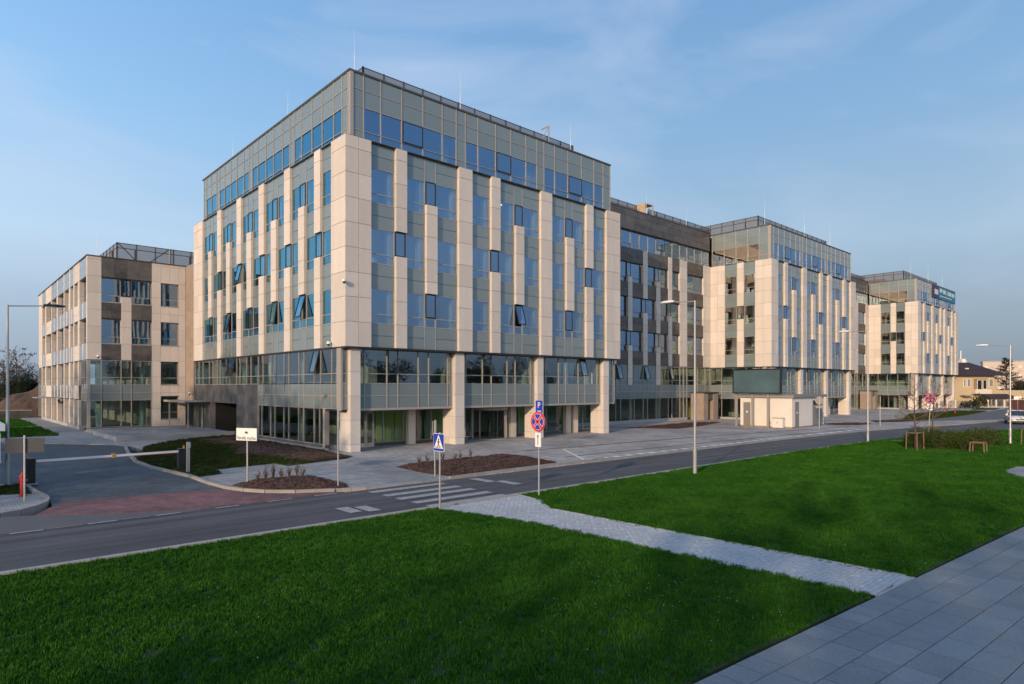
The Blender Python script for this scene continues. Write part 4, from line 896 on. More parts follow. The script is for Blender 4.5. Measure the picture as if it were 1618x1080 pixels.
# dark channel lines in the plaza
kerb([(8.5, -5.9), (24, -6.9), (38.3, -8.6), (48, -10)], .22, -.1, .012, 2.0, name='drain_channel', m=M_asph); kerb([(7.9, -9.8), (19, -10.1), (33.8, -10.7), (44, -11.8)], .14, -.1, .012, 2.0, name='drain_channel', m=M_asph)

# road paint
pm = MB()
def bar(a, b, w, z=-.034):
    a = Vector((*a, 0)); b = Vector((*b, 0)); d = (b-a).normalized(); q = Vector((-d.y, d.x, 0))*w/2
    pm.poly([(a-q).to_tuple()[:2]+(z,), (b-q).to_tuple()[:2]+(z,), (b+q).to_tuple()[:2]+(z,), (a+q).to_tuple()[:2]+(z,)])
for a, b in (((-26, -12.36), (-24.8, -12.36)), ((-22.6, -12.36), (-21.4, -12.36)), ((-19.4, -12.36), (-18.3, -12.36)), ((-16.1, -12.36), (-15.38, -12.36)), ((-14.36, -12.3), (-13.64, -12.27)), ((-12.65, -12.28), (-11.94, -12.25)), ((-10.94, -12.24), (-10.21, -12.24)), ((-9.25, -12.2), (-8.41, -12.2)), ((-7.6, -12.2), (-6.75, -12.2))): bar(a, b, .12)
bar((-30, -12.3), (-16.3, -12.32), .05); bar((-15.3, -12.3), (-14.5, -12.3), .04); bar((-13.5, -12.25), (-12.8, -12.25), .04)
for v in (-12.85, -13.85, -14.72, -15.68, -16.55): bar((-5.75, v), (-2.45, v), .42)
for c in ((-7.95, -15.35, 1.0), (-7.4, -15.55, 1.0), (-.75, -13.2, 1.3), (-.4, -14.45, 1.2)):
    bar((c[0], c[1]-c[2]/2), (c[0], c[1]+c[2]/2), .42)
pm.obj('road_markings', M_wmark, kind='structure')
pm = MB()
x = 9.8
while x < 31.5: bar((x, -11.62-.01*(x-9.8)), (x+.55, -11.62-.01*(x-9.8)), .42, .02); x += 1.1
while x < 43.5: bar((x, -11.83-.035*(x-31)), (x+.9, -11.83-.035*(x+.9-31)), .5, .02); x += 1.9
bar((8.2, -11.45), (9.4, -11.55), .3, .02); bar((10.9, -6.9), (7.5, -11.6), .14, .02); bar((7.4, -11.55), (9.3, -11.45), .12, .02); bar((11.6, -6.3), (12.5, -9.7), .09, .02); bar((8.8, -6.6), (9.6, -9.2), .09, .02); bar((7.3, -8.6), (6.9, -10.8), .08, .02)
pm.obj('parking_markings', mat('bay_paint', (.74, .74, .72), .8, noise=[(6, .12, 5)]), kind='structure')

# right hand pavement of large slabs
pv = empty('pavement', (5, -31, -.02), kind='structure')
ang = math.atan2(-30.07+29.05, 4.6+10.43); ca, sa_ = math.cos(ang), math.sin(ang)
def pvw(s, t): return (-10.43+s*ca+t*sa_, -29.05+s*sa_-t*ca)     # s along the edge, t away from the lawn
und = MB(); und.poly([(*pvw(-40, 0), -.045), (*pvw(-40, 30), -.045), (*pvw(60, 30), -.045), (*pvw(60, 0), -.045)]); und.f[-1] = und.f[-1]
und.obj('pavement_bed', M_joint, kind='structure')
rr = random.Random(11); t0 = .02; cnt = 0
far_s = MB()
courses = [(.46, .45)]+[(.50, .80)]*7
for ci, (cw, cl) in enumerate(courses):
    s0 = -6.0 - rr.uniform(0, cl)
    lim = 33
    while s0 < lim:
        l = cl*(1 if rr.random() < .9 else .5); z = rr.uniform(-.0015, .0015)
        X, Y = pvw(s0+l/2, t0+cw/2)
        d = math.hypot(X+17.63, Y+33.57)
        if s0 < 24-ci*1.5 and cnt < 295:
            o = bpy.data.objects.new('paving_slab', box_mesh(l-.022, cw-.014, .05, M_slabn)); COL.objects.link(o); o.parent = pv
            o.location = Vector((X, Y, -.032+z)) - pv.location; o.rotation_euler = (rr.uniform(-.001, .001), rr.uniform(-.001, .001), ang); cnt += 1
        else:
            k = len(far_s.v); q = [pvw(s0+.006, t0+.006), pvw(s0+l-.006, t0+.006), pvw(s0+l-.006, t0+cw-.006), pvw(s0+.006, t0+cw-.006)]
            far_s.poly([(*p, -.008+z) for p in q][::-1])
        s0 += l
    t0 += cw
while t0 < 24:
    s0 = -30-rr.uniform(0, .8)
    while s0 < 33:
        q = [pvw(s0+.006, t0+.006), pvw(s0+.794, t0+.006), pvw(s0+.794, t0+.494), pvw(s0+.006, t0+.494)]; far_s.poly([(*p, -.008) for p in q][::-1]); s0 += .8
    t0 += .5
far_s.obj('paving_slab', M_slabn, pv, -pv.location, kind='stuff')
# paver path, real blocks
rr = random.Random(5); pb = MB()
polyP = [(-5.83, -17.05), (-2.2, -17.05), (-2.45, -18.3), (-3.26, -19.52), (-3.09, -29.50), (-4.83, -29.40), (-5.06, -20.7), (-5.4, -19.0), (-5.6, -18.2)]
def inside(p, poly):
    c = False; n = len(poly)
    for i in range(n):
        (x1, y1), (x2, y2) = poly[i], poly[(i+1) % n]
        if (y1 > p[1]) != (y2 > p[1]) and p[0] < (x2-x1)*(p[1]-y1)/(y2-y1)+x1: c = not c
    return c
sheet('paver_path', polyP, -.3, -.03, M_joint)
kerb([(-4.83, -29.43), (-3.05, -29.53)], .06, -.2, -.004, 1, name='path_edging', m=M_edge)
y = -29.5; k = 0
while y < -17.0:
    x = -5.9+(k % 2)*.1
    while x < -2.1:
        if inside((x+.1, y+.05), polyP):
            z = rr.uniform(-.006, .004); g = .007; n = len(pb.v)
            pb.v += [(x+g, y+g, z), (x+.2-g, y+g, z), (x+.2-g, y+.1-g, z), (x+g, y+.1-g, z), (x+.003, y+.003, -.028), (x+.197, y+.003, -.028), (x+.197, y+.097, -.028), (x+.003, y+.097, -.028)]
            pb.f += [(n, n+1, n+2, n+3), (n+4, n+5, n+1, n), (n+5, n+6, n+2, n+1), (n+6, n+7, n+3, n+2), (n+7, n+4, n, n+3)]; pb.mi += [0]*5
        x += .2
    y += .1; k += 1
pvp = pb.obj('paver', M_paver, kind='stuff', label='small grey concrete pavers of the footpath crossing the lawn', cat='pavers')

# raised terrace and low wall in front of the wing
tr = empty('terrace', (-4, 24, 0), label='low concrete terrace with a plain retaining wall before the side entrance', cat='terrace')
bx('retaining_wall', (-8.0, 18.2, -.1), (.0, 18.42, .34), M_conc, tr); bx('retaining_wall', (-8.0, 18.42, -.1), (-7.8, 27, .30), M_conc, tr)
bx('deck', (-7.8, 18.42, -.1), (.05, 30.9, .29), M_plaza2, tr)

# ------------------------------------------------------------------ street furniture
def lamp_post(x, y, h, ay, arm, label, z=0, black=False, rz=0):
    t = empty('street_lamp', (x, y, z), rz, label=label, cat='street lamp', group='street lamps along the road')
    p = MB(); p.tube((0, 0, 0), (0, 0, 1.1), .085, .085, 12); p.tube((0, 0, 1.1), (0, 0, h), .062, .036, 12); p.box((-.13, -.13, 0), (.13, .13, .02)); p.obj('pole', M_steel, t)
    a = MB(); a.tube((0, 0, h-.04), (0, ay*arm, h+.04), .026, .022, 8); a.obj('arm', M_steel, t)
    hd = MB()
    y0 = ay*arm; L = .72
    sec = [(0, .06, .05), (.12, .11, .07), (.45, .15, .075), (.66, .12, .05), (L, .04, .02)]; n0 = None
    for i, (q, w, th_) in enumerate(sec):
        k = len(hd.v); yy = y0+ay*q
        for s_ in range(10):
            an = 2*math.pi*s_/10; hd.v.append((w*math.cos(an), yy, h+.06+th_*max(math.sin(an), -.45)))
        if i:
            for s_ in range(10): j = (s_+1) % 10; hd.f.append((k-10+s_, k-10+j, k+j, k+s_)); hd.mi.append(0)
    hd.obj('lamp_head', M_black if black else M_white, t)
    g = MB(); g.box((-.10, y0+ay*.15, h+.005), (.10, y0+ay*.6, h+.028)); g.obj('lens', M_spanw, t)
    b = MB(); b.box((-.09, -.02, .5), (-.07, .02, .9)); b.obj('service_hatch', M_signback, t)
lamp_post(7.11, -18.3, 7.6, 1, 1.05, 'tall steel street lamp standing in the lawn right of the crossing')
lamp_post(-15.45, -2.6, 6.95, 1, 1.1, 'steel street lamp at the far left beside the guard booth', black=True, rz=R(-95))
lamp_post(30.3, -17.5, 7.7, 1, 1.2, 'steel street lamp at the lawn edge left of the staked trees')
lamp_post(35.4, -24.5, 6.6, 1, 1.2, 'steel street lamp at the right edge in front of the white car')

def plate(mb, w, h, y, z): mb.box((-w/2, y-.012, z-h/2), (w/2, y+.0, z+h/2))
def text_obj(txt, size, m, parent, loc, rot, ex=.002):
    cu = bpy.data.curves.new('lettering', 'FONT'); cu.body = txt; cu.size = size; cu.align_x = 'CENTER'; cu.align_y = 'CENTER'; cu.extrude = ex; cu.materials.append(m)
    o = bpy.data.objects.new('lettering', cu); COL.objects.link(o)
    dg = bpy.context.evaluated_depsgraph_get(); me = bpy.data.meshes.new_from_object(o.evaluated_get(dg)); bpy.data.objects.remove(o)
    q = bpy.data.objects.new('lettering', me); COL.objects.link(q); q.parent = parent; q.location = loc; q.rotation_euler = rot
    return q
# sign local frame: face looks along -Y; root rotated. facing -u => rz = -90 deg
FU = R(-90)
def sign_root(x, y, label, cat='road sign', rz=FU, z=0, tilt=0, name='road_sign'):
    t = empty(name, (x, y, z), rz, label=label, cat=cat); t.rotation_euler = (0, tilt, rz); return t
def pole(t, h, r=.03): MB().tube((0, .03, 0), (0, .03, h), r, r, 10).obj('pole', M_steel, t)
def no_stopping(t, zc, r):
    MB().disc((0, -.01, zc), (0, 1, 0), r, .02).obj('disc_back', M_signback, t)
    MB().disc((0, -.024, zc), (0, 1, 0), r*.99, .006, 36).obj('red_ring', M_red, t)
    MB().disc((0, -.031, zc), (0, 1, 0), r*.80, .006, 36).obj('white_line', M_white, t)
    b = MB(); b.disc((0, -.038, zc), (0, 1, 0), r*.77, .006, 36); b.obj('blue_field', M_blue, t)
    for k, m, w, y_ in ((0, M_white, .145, -.044), (1, M_red, .105, -.049)):
        c = MB()
        for s_ in (1, -1):
            d = Vector((s_, 0, 1)).normalized(); q = Vector((-d.z, 0, d.x))*w*r
            p = Vector((0, y_, zc)); L = r*(.78 if k == 0 else .82)
            c.poly([p-d*L-q, p+d*L-q, p+d*L+q, p-d*L+q] if s_ == -1 else [p-d*L-q, p-d*L+q, p+d*L+q, p+d*L-q])
            q2 = Vector((0, -.001, 0))
        c.obj('white_cross' if k == 0 else 'red_cross', m, t)
# pedestrian crossing sign
t = sign_root(-5.89, -17.3, 'blue square pedestrian crossing sign with a walking figure in a white triangle')
pole(t, 2.4); zc = 2.08; w = .56
MB().box((-w/2, -.012, zc-w/2), (w/2, 0, zc+w/2)).obj('plate', M_white, t); MB().box((-w/2+.015, -.017, zc-w/2+.015), (w/2-.015, -.012, zc+w/2-.015)).obj('blue_field', M_blue, t)
tri = MB(); tri.poly([(-.24, -.021, zc-.19), (.24, -.021, zc-.19), (0, -.021, zc+.25)]); tri.obj('white_triangle', M_white, t)
fg = MB(); y_ = -.026
fg.disc((.01, y_, zc+.10), (0, 1, 0), .028, .004, 14)
for a, b, w_ in (((0, .07), (0, -.04), .045), ((0, .06), (-.07, -.01), .018), ((0, .06), (.07, 0), .018), ((0, -.04), (.06, -.15), .026), ((0, -.04), (-.05, -.15), .026)):
    a = Vector((a[0], y_, zc+a[1])); b = Vector((b[0], y_, zc+b[1])); d = (b-a).normalized(); q = Vector((-d.z, 0, d.x))*w_/2; fg.poly([a-q, b-q, b+q, a+q])
for i in range(5): fg.box((-.17+.075*i, y_-.001, zc-.175), (-.17+.075*i+.045, y_, zc-.155))
fg.box((-.16, y_-.001, zc-.13), (-.07, y_, zc-.12)); fg.box((.08, y_-.001, zc-.13), (.16, y_, zc-.12))
fg.obj('walking_figure', M_blk, t)
# two grey backed plates behind it
t = sign_root(-1.74, -11.3, 'pair of narrow grey-backed sign plates on one pole in the bed behind the crossing sign', rz=R(60)); pole(t, 2.4)
MB().box((-.30, .0, 1.80), (-.03, .02, 2.42)).obj('plate', M_signback, t); MB().box((.03, .10, 1.75), (.32, .12, 2.36)).obj('plate', M_signback, t)
# no stopping near
t = sign_root(-1.93, -17.7, 'nearest round red and blue no stopping sign with upward arrow plate'); pole(t, 2.95); no_stopping(t, 2.60, .35)
MB().box((-.14, -.02, 1.72), (.14, 0, 2.22)).obj('arrow_plate', M_white, t)
ar = MB(); ar.box((-.012, -.026, 1.78), (.012, -.021, 2.08)); ar.poly([(-.045, -.024, 2.06), (.045, -.024, 2.06), (0, -.024, 2.17)]); ar.obj('arrow', M_blk, t)
# P sign
t = sign_root(11.2, -4.5, 'blue parking sign with a white P behind the nearest no stopping sign'); pole(t, 2.95)
MB().box((-.3, -.015, 2.18), (.3, 0, 2.95)).obj('plate', M_blue, t); text_obj('P', .52, M_white, t, (0, -.02, 2.64), (R(90), 0, 0)); pm_ = MB(); pm_.box((-.14, -.02, 2.23), (0, -.016, 2.31)); pm_.box((.04, -.02, 2.23), (.18, -.016, 2.31)); pm_.obj('small_marks', M_pale, t); MB().box((-.14, -.015, 1.82), (.28, 0, 2.14)).obj('small_plate', M_white, t)
# zone sign "Strefa ruchu"
t = sign_root(-8.4, -7.9, 'white rectangular sign reading Strefa ruchu under a small car symbol', rz=R(-62), name='zone_sign'); pole(t, 2.15)
MB().box((-.50, -.02, 1.70), (.50, 0, 2.19)).obj('plate', M_white, t); text_obj('Strefa ruchu', .185, M_blk, t, (0, -.025, 1.80), (R(90), 0, 0))
cs = MB(); cs.box((-.07, -.028, 1.99), (.07, -.022, 2.03)); cs.box((-.05, -.028, 2.03), (.05, -.022, 2.06)); cs.box((-.07, -.028, 1.96), (-.045, -.022, 1.99)); cs.box((.045, -.028, 1.96), (.07, -.022, 1.99)); cs.obj('car_symbol', M_blk, t)
# edge-on round sign
t = sign_root(-6.15, -11.2, 'grey pole with a round sign seen edge-on, beside the corner column', rz=R(60)); pole(t, 3.0); MB().disc((0, -.01, 2.55), (0, 1, 0), .35, .02).obj('disc', M_signback, t)
# rectangular sign seen from behind, left
t = sign_root(-15.3, -6.9, 'wide grey sign board seen from behind on a pole at the driveway entrance', rz=R(160)); pole(t, 2.2); MB().box((-.54, -.02, 1.62), (.54, 0, 2.1)).obj('board', mat('shaded_sign_back', (.065, .065, .07), .5), t)  # board darker than the other sign backs, its shade painted into the colour
# second no stopping
t = sign_root(42.7, -17.9, 'distant leaning no stopping sign with a double arrow plate, right of the farthest block', tilt=R(3)); pole(t, 3.3); no_stopping(t, 2.9, .42); MB().box((-.2, -.02, 1.95), (.2, 0, 2.42)).obj('arrow_plate', M_white, t)
a2 = MB(); a2.box((-.02, -.028, 2.05), (.02, -.022, 2.32)); a2.poly([(-.07, -.026, 2.29), (.07, -.026, 2.29), (0, -.026, 2.4)]); a2.poly([(-.07, -.026, 2.08), (0, -.026, 1.97), (.07, -.026, 2.08)]); a2.obj('arrow', M_blk, t)
# sign back at the kiosk
t = sign_root(42.3, -9.4, 'round grey sign back with a small plate in front of the kiosk', rz=R(90)); pole(t, 2.9); MB().disc((0, -.0, 2.6), (0, 1, 0), .38, .02).obj('disc', M_signback, t); MB().box((-.33, -.01, 1.9), (.33, .01, 2.12)).obj('small_plate', M_signback, t)
t = sign_root(52.2, -11.3, 'slim pole with an edge-on plate between the second and farthest blocks', rz=R(20)); pole(t, 2.9); MB().box((-.3, 0, 2.3), (.3, .02, 2.9)).obj('plate', M_signback, t)

# driveway barrier
def barrier_post(x, y, label, knob=True):
    t = empty('barrier_cabinet', (x, y, 0), label=label, cat='barrier cabinet'); MB().box((-.17, -.15, .04), (.17, .15, 1.02)).obj('cabinet', M_black, t); MB().box((-.24, -.22, 0), (.24, .22, .04)).obj('base', M_conc, t)
    MB().tube((-.08 if x < -12 else .08, 0, 1.02), (-.08 if x < -12 else .08, 0, 1.14), .04, .03, 10).obj('beacon', M_leafo if False else mat('amber_plastic', (.6, .30, .02), .4), t)
barrier_post(-14.75, -2.35, 'black barrier cabinet with amber beacon on the left island'); barrier_post(-9.15, -1.9, 'black barrier cabinet with amber beacon on the grass right of the driveway')
bt = empty('barrier', (-14.55, -2.45, .9), math.atan2(.45, 5.2), label='long white barrier arm with red stripes lowered across the driveway', cat='barrier')
for i in range(10): MB().box((.53*i, -.03, -.045), (.53*i+.53, .03, .045)).obj('arm_section', M_white, bt)
MB().box((0, -.032, -.065), (5.3, .032, -.047)).obj('red_edge', M_red, bt); MB().box((2.6, -.05, -.08), (2.72, .05, .10)).obj('joint_clamp', MATS['amber_plastic'], bt)
t = empty('intercom_post', (-9.26, -3.25, 0), label='slim grey intercom post beside the right barrier cabinet', cat='post'); MB().box((-.06, -.06, 0), (.06, .06, 1.4)).obj('post', M_signback, t); MB().box((-.08, -.09, 1.15), (.08, -.06, 1.38)).obj('call_panel', M_steel, t); MB().box((-.25, -.2, 0), (.25, .2, .03)).obj('base', M_conc, t)
def hydrant(x, y, label):
    t = empty('fire_hydrant', (x, y, 0), label=label, cat='hydrant'); b = MB(); b.tube((0, 0, 0), (0, 0, .06), .12, .12, 12); b.tube((0, 0, .06), (0, 0, .68), .075, .075, 12); b.tube((0, 0, .68), (0, 0, .72), .11, .11, 12); b.tube((0, 0, .72), (0, 0, .84), .085, .03, 12); b.obj('body', M_redd, t)
    c = MB(); c.tube((-.14, 0, .55), (.14, 0, .55), .045, .045, 10); c.obj('outlet', M_redd, t)
hydrant(-15.25, -5.6, 'red fire hydrant on the grass of the left island'); hydrant(89.5, -9.0, 'red fire hydrant, the left one on the far grass verge'); hydrant(93.5, -7.0, 'red fire hydrant, the right one on the far grass verge')

t = empty('cover_plate', (32.6, -18.6, -.02), label='square pale concrete cover plate lying in the lawn left of the staked trees', cat='cover plate'); MB().box((-.45, -.45, 0), (.45, .45, .07)).obj('plate', M_conc, t); MB().box((-.3, -.3, .07), (.3, .3, .085)).obj('lid', M_kerb, t)
# guard booth
t = empty('guard_booth', (-16.7, -2.5, 0), label='pale guard booth with dark window cut by the left edge of the picture', cat='booth')
bx('wall', (-17.9, -3.6, .05), (-15.75, -1.4, 1.05), M_white, t); bx('roof', (-18.0, -3.75, 2.2), (-15.6, -1.25, 2.45), M_white, t)
bx('window', (-17.85, -3.57, 1.05), (-15.78, -1.43, 2.2), M_black, t); bx('corner_frame', (-15.85, -3.62, 1.05), (-15.73, -3.5, 2.2), M_white, t); bx('corner_frame', (-15.85, -1.5, 1.05), (-15.73, -1.38, 2.2), M_white, t)
bx('sill', (-17.95, -3.65, 1.0), (-15.7, -1.35, 1.06), M_spanw, t)

# transformer kiosk, billboard, cabinet
t = empty('kiosk_building', (44.5, -4.8, 0), label='white flat roofed transformer kiosk with grey doors below the billboard', cat='kiosk')
M_kw = mat('kiosk_render', (.66, .62, .57), .8, noise=[(1.2, .04, 4)]); M_kd = mat('kiosk_door', (.20, .19, .19), .5)
bx('wall', (41.2, -7.4, .12), (48.3, -2.3, 2.85), M_kw, t); bx('plinth', (41.25, -7.35, 0), (48.25, -2.35, .12), M_brown, t); bx('roof', (40.95, -7.65, 2.85), (48.5, -2.1, 3.12), M_kd, t); bx('fascia', (40.93, -7.66, 2.83), (40.97, -2.09, 2.98), M_signback, t)
d = bx('door', (41.14, -3.35, .12), (41.2, -2.65, 2.35), M_kd, t); bx('warning_label', (41.12, -3.1, 1.35), (41.135, -2.95, 1.5), M_white, d)
for v in (-3.0,): pass
bx('vent', (41.15, -5.35, .3), (41.2, -5.1, .55), M_kd, t)
d = bx('door', (41.75, -7.46, .12), (42.5, -7.4, 2.45), M_kd, t); bx('warning_label', (42.0, -7.48, 1.35), (42.2, -7.463, 1.5), M_white, d)
d = bx('door', (45.6, -7.46, .12), (47.9, -7.4, 2.55), M_kd, t); bx('louvre', (45.7, -7.48, 2.1), (47.8, -7.462, 2.5), M_black, d)
t = empty('billboard', (40.6, -4.2, 0), label='blank teal billboard on grey posts in front of the white kiosk', cat='billboard')
M_bb = mat('billboard_face', (.075, .125, .15), .12, spec=.8, noise=[(.4, .25, 3)])
bx('panel', (40.55, -6.55, 3.3), (40.75, -1.95, 5.45), M_bb, t)
fr = MB()
for lo, hi in (((40.5, -6.65, 3.2), (40.8, -1.85, 3.3)), ((40.5, -6.65, 5.45), (40.8, -1.85, 5.55)), ((40.5, -6.65, 3.3), (40.8, -6.55, 5.45)), ((40.5, -1.95, 3.3), (40.8, -1.85, 5.45))): fr.box(lo, hi)
fr.obj('frame', M_black, t, -wpos(t))
for v in (-2.1, -3.75, -5.3): bx('post', (40.75, v-.1, 0), (40.92, v+.1, 3.25), M_signback, t)
for v in (-5.9, -4.2): bx('top_lamp', (40.4, v-.25, 5.57), (40.65, v+.25, 5.63), M_steel, t)
t = empty('utility_cabinet', (40.7, -6.3, 0), label='low cream utility cabinet at the foot of the kiosk wall', cat='cabinet'); bx('body', (40.45, -6.85, .05), (40.85, -5.85, .92), M_kw, t); bx('lid', (40.42, -6.88, .92), (40.88, -5.82, .97), M_signback, t); bx('handle', (40.43, -6.36, .45), (40.45, -6.32, .62), M_black, t)

# ------------------------------------------------------------------ vegetation
def branch_tree(r, h, tr, levels=4, spread=.5, crown=.55, n_leaf=0, leaf=.05, up=.25, nmain=14, leafz=0):
    tb = MB(); lf = MB(); ends = []
    def grow(p, d, L, rad, lv):
        n = 3 if lv == 0 else 2; q = p.copy()
        for i in range(n):
            d = (d+Vector((r.uniform(-.15, .15), r.uniform(-.15, .15), up*.2))).normalized(); q2 = q+d*L/n; r1 = rad*(1-.28*(i+1)/n if lv else 1-.2*(i+1)/n)
            tb.tube(q, q2, rad*(1-.28*i/n), r1, 6 if lv < 2 else 3, False); q = q2
            if lv and lv < levels:
                for _ in range(r.choice((1, 2))):
                    ax = Vector((r.uniform(-1, 1), r.uniform(-1, 1), r.uniform(-.2, .6))).normalized()
                    grow(q.copy(), (d*.9+ax*spread*1.3).normalized(), L*r.uniform(.45, .7), rad*.55, lv+1)
            if lv >= levels-1: ends.append(q.copy())
        return q
    # trunk
    p = Vector((0, 0, 0)); d = Vector((0, 0, 1)); N = 8; pts = [p.copy()]
    for i in range(N):
        d = (d+Vector((r.uniform(-.05, .05), r.uniform(-.05, .05), .1))).normalized(); q = p+d*h/N
        tb.tube(p, q, tr*(1-.85*i/N), tr*(1-.85*(i+1)/N), 7, False); p = q; pts.append(p.copy())
    for i in range(nmain):
        t = 1-crown+crown*(i+.5)/nmain; z = t*N; k = min(N-1, int(z)); b = pts[k].lerp(pts[k+1], z-k)
        a = i*2.4+r.uniform(-.4, .4); dd = Vector((math.cos(a), math.sin(a), r.uniform(.25, .9))).normalized()
        grow(b, dd, h*.30*(1.15-t)*2*spread+h*.08, tr*(1-.8*t)*.55, 1)
    for e in r.choices(ends, k=n_leaf) if n_leaf else []:
        c = e+Vector((r.gauss(0, .05*h/4), r.gauss(0, .05*h/4), r.gauss(0, .04*h/4))); a = Vector((r.uniform(-1, 1), r.uniform(-1, 1), r.uniform(-1, 1))).normalized()*leaf; b = a.cross(Vector((r.uniform(-1, 1), r.uniform(-1, 1), r.uniform(-1, 1)))).normalized()*leaf*.6
        lf.poly([c-a, c+b, c+a, c-b])
    return tb, lf
def staked_tree(x, y, h, seed, label, stakes=((.45, -.3), (-.5, -.2), (-.25, .45)), leaves=60):
    r = random.Random(seed); t = empty('young_tree', (x, y, 0), label=label, cat='tree', group='young staked trees in the lawn')
    tb, lf = branch_tree(r, h, .06, 3, .36, .66, leaves, .05, nmain=18); tb.obj('trunk', M_bark, t)
    if leaves: lf.obj('leaves', M_leafo, t)
    for i, (a, b) in enumerate(stakes): MB().tube((a, b, 0), (a*.95, b*.95, 1.12), .036, .036, 8).obj('stake', M_wood, t)
    rl = MB(); n = len(stakes)
    for i in range(n):
        a = stakes[i]; b = stakes[(i+1) % n]; rl.tube((a[0]*.95, a[1]*.95, 1.05), (b[0]*.95, b[1]*.95, 1.05), .028, .028, 6)
    rl.obj('crossbar', M_wood, t)
staked_tree(26.3, -21.5, 4.3, 21, 'young tree with few brown leaves and stakes left of the shrub bed', leaves=90)
staked_tree(33.2, -20.6, 4.0, 22, 'young bare tree tied to stakes in the middle of the shrub bed', leaves=40)
staked_tree(35.2, -25.6, 3.4, 23, 'young bare tree with stakes next to the street lamp at the right edge', leaves=30)
t = empty('stake_frame', (27.3, -24.4, 0), label='low wooden frame of four short stakes without a tree, before the shrub bed', cat='tree stakes')
for a, b in ((-.35, .35), (.35, .35), (.35, -.35), (-.35, -.35)): MB().tube((a, b, 0), (a*.9, b*.9, .62), .04, .04, 8).obj('stake', M_wood, t)
rl = MB(); 
for (a, b), (c, d) in ((((-.33, .33)), (.33, .33)), ((.33, .33), (.33, -.33)), ((.33, -.33), (-.33, -.33)), ((-.33, -.33), (-.33, .33))): rl.tube((a, b, .6), (c, d, .6), .03, .03, 6)
rl.obj('crossbar', M_wood, t)
def shrub(x, y, r_, h, seed, label, m=M_leaf, n=900, leaf=.045, group=None, z=0, cat='shrub', name='shrub'):
    r = random.Random(seed); t = empty(name, (x, y, z), label=label, cat=cat, group=group); st = MB(); lf = MB()
    for i in range(16):
        a = r.uniform(0, 6.28); q = r.random()**.5*r_; tip = Vector((q*math.cos(a), q*math.sin(a), h*(1-.35*(q/r_)**2)*r.uniform(.75, 1.05)))
        b = tip*.35; b.z = tip.z*.5; st.tube((b.x*.3, b.y*.3, 0), b, .014, .010, 4, False); st.tube(b, tip, .010, .004, 4, False)
    for i in range(n):
        a = r.uniform(0, 6.28); q = r.random()**.5*r_*(1+.12*math.sin(3*a+seed)); zz_ = h*(1-.45*(q/r_)**2)*r.random()**.55*(1+.15*math.sin(5*a+seed*2)); c = Vector((q*math.cos(a), q*math.sin(a), zz_+.03))
        a_ = Vector((r.uniform(-1, 1), r.uniform(-1, 1), r.uniform(-.4, 1))).normalized()*leaf; b_ = a_.cross(Vector((r.uniform(-1, 1), r.uniform(-1, 1), r.uniform(-1, 1)))).normalized()*leaf*.45
        lf.poly([c-a_, c+b_, c+a_, c-b_])
    st.obj('stems', M_bark, t); lf.obj('foliage', m, t)
hp = [(27.4, -21.4), (28.6, -20.9), (28.2, -22.3), (29.6, -21.6), (29.3, -22.9), (30.8, -22.3), (30.6, -23.4), (32.0, -23.0), (32.3, -21.6), (31.0, -20.9), (33.4, -22.6), (33.2, -23.8), (34.6, -23.2), (28.4, -23.4)]
for i, (x, y) in enumerate(hp): shrub(x, y, .85, 1.05+.15*math.sin(i*2.3), 40+i, {0: 'low olive shrub at the left end of the bed beside the first staked tree', 2: 'low olive shrub at the front left of the bed by the road', 12: 'low olive shrub at the right end of the bed by the road', 9: 'low olive shrub at the back of the bed nearest the road', 6: 'low olive shrub directly behind the low wooden frame'}.get(i, 'low olive green shrub in the planted bed by the staked trees'), M_leaf, 1300, .05, 'shrubs in the bed by the road')
mound('shrub_bed_soil', [(25.6, -21.0), (28, -20.0), (32, -19.7), (36, -21.5), (36.2, -24.3), (32.5, -24.8), (28, -24.4), (26.0, -22.8)], .04, M_mulch, -.015, seed=30)
# dry roses in the beds
for i, (x, y) in enumerate(((-8.0, -8.0), (-7.6, -7.75), (-7.2, -7.55), (-6.9, -7.65), (-6.55, -7.6), (-6.3, -7.8), (-6.05, -7.8))):
    shrub(x, y, .14, .5+.12*(i % 3), 70+i, 'small dry reddish rose bush in the corner planting bed by the driveway', M_leafo, 26, .035, 'rose bushes in the corner bed')
for i, (x, y) in enumerate(((.2, -7.2), (.8, -7.05), (1.7, -7.1), (2.6, -6.95), (2.9, -7.0), (3.6, -7.0))):
    shrub(x, y, .15, .42+.1*(i % 3), 80+i, 'small dry reddish rose bush in the bed behind the crossing', M_leafo, 24, .035, 'rose bushes in the crossing bed')
shrub(61.5, -10.2, .5, 1.0, 91, 'thin yellowish shrub in the mulch before the farthest block', mat('yellow_leaf', (.16, .13, .03), .8), 120, .06)

# far left: fence wall, mound, bare trees
t = empty('stone_fence', (-20, 66, 0), label='low rough grey stone wall beyond the far lawns on the left', cat='wall')
r = random.Random(4)
for i in range(20):
    x0 = -60+2.6*i
    for j in range(2): bx('stone', (x0+.0, 66, .0+.45*j), (x0+2.56, 66.3, .44+.45*j), M_dark, t)
bx('coping', (-60, 65.95, .9), (-8.2, 66.35, .98), M_conc, t)
def pxw(px, D):      # helper for far scenery: bearing of a photo column and a distance give a place
    X = (px-809)/1009*D; c, s_ = math.cos(R(42.33)), math.sin(R(42.33)); return -17.63+X*c+D*s_, -33.57-X*s_+D*c
bm = bmesh.new(); bmesh.ops.create_grid(bm, x_segments=24, y_segments=24, size=1)
for v in bm.verts:
    q = v.co.length; v.co = Vector((v.co.x*6.6, v.co.y*6.6, 5.3*max(0, 1-q)**.8*(1+.15*math.sin(v.co.x*7))+r.uniform(-.08, .08)-.2))
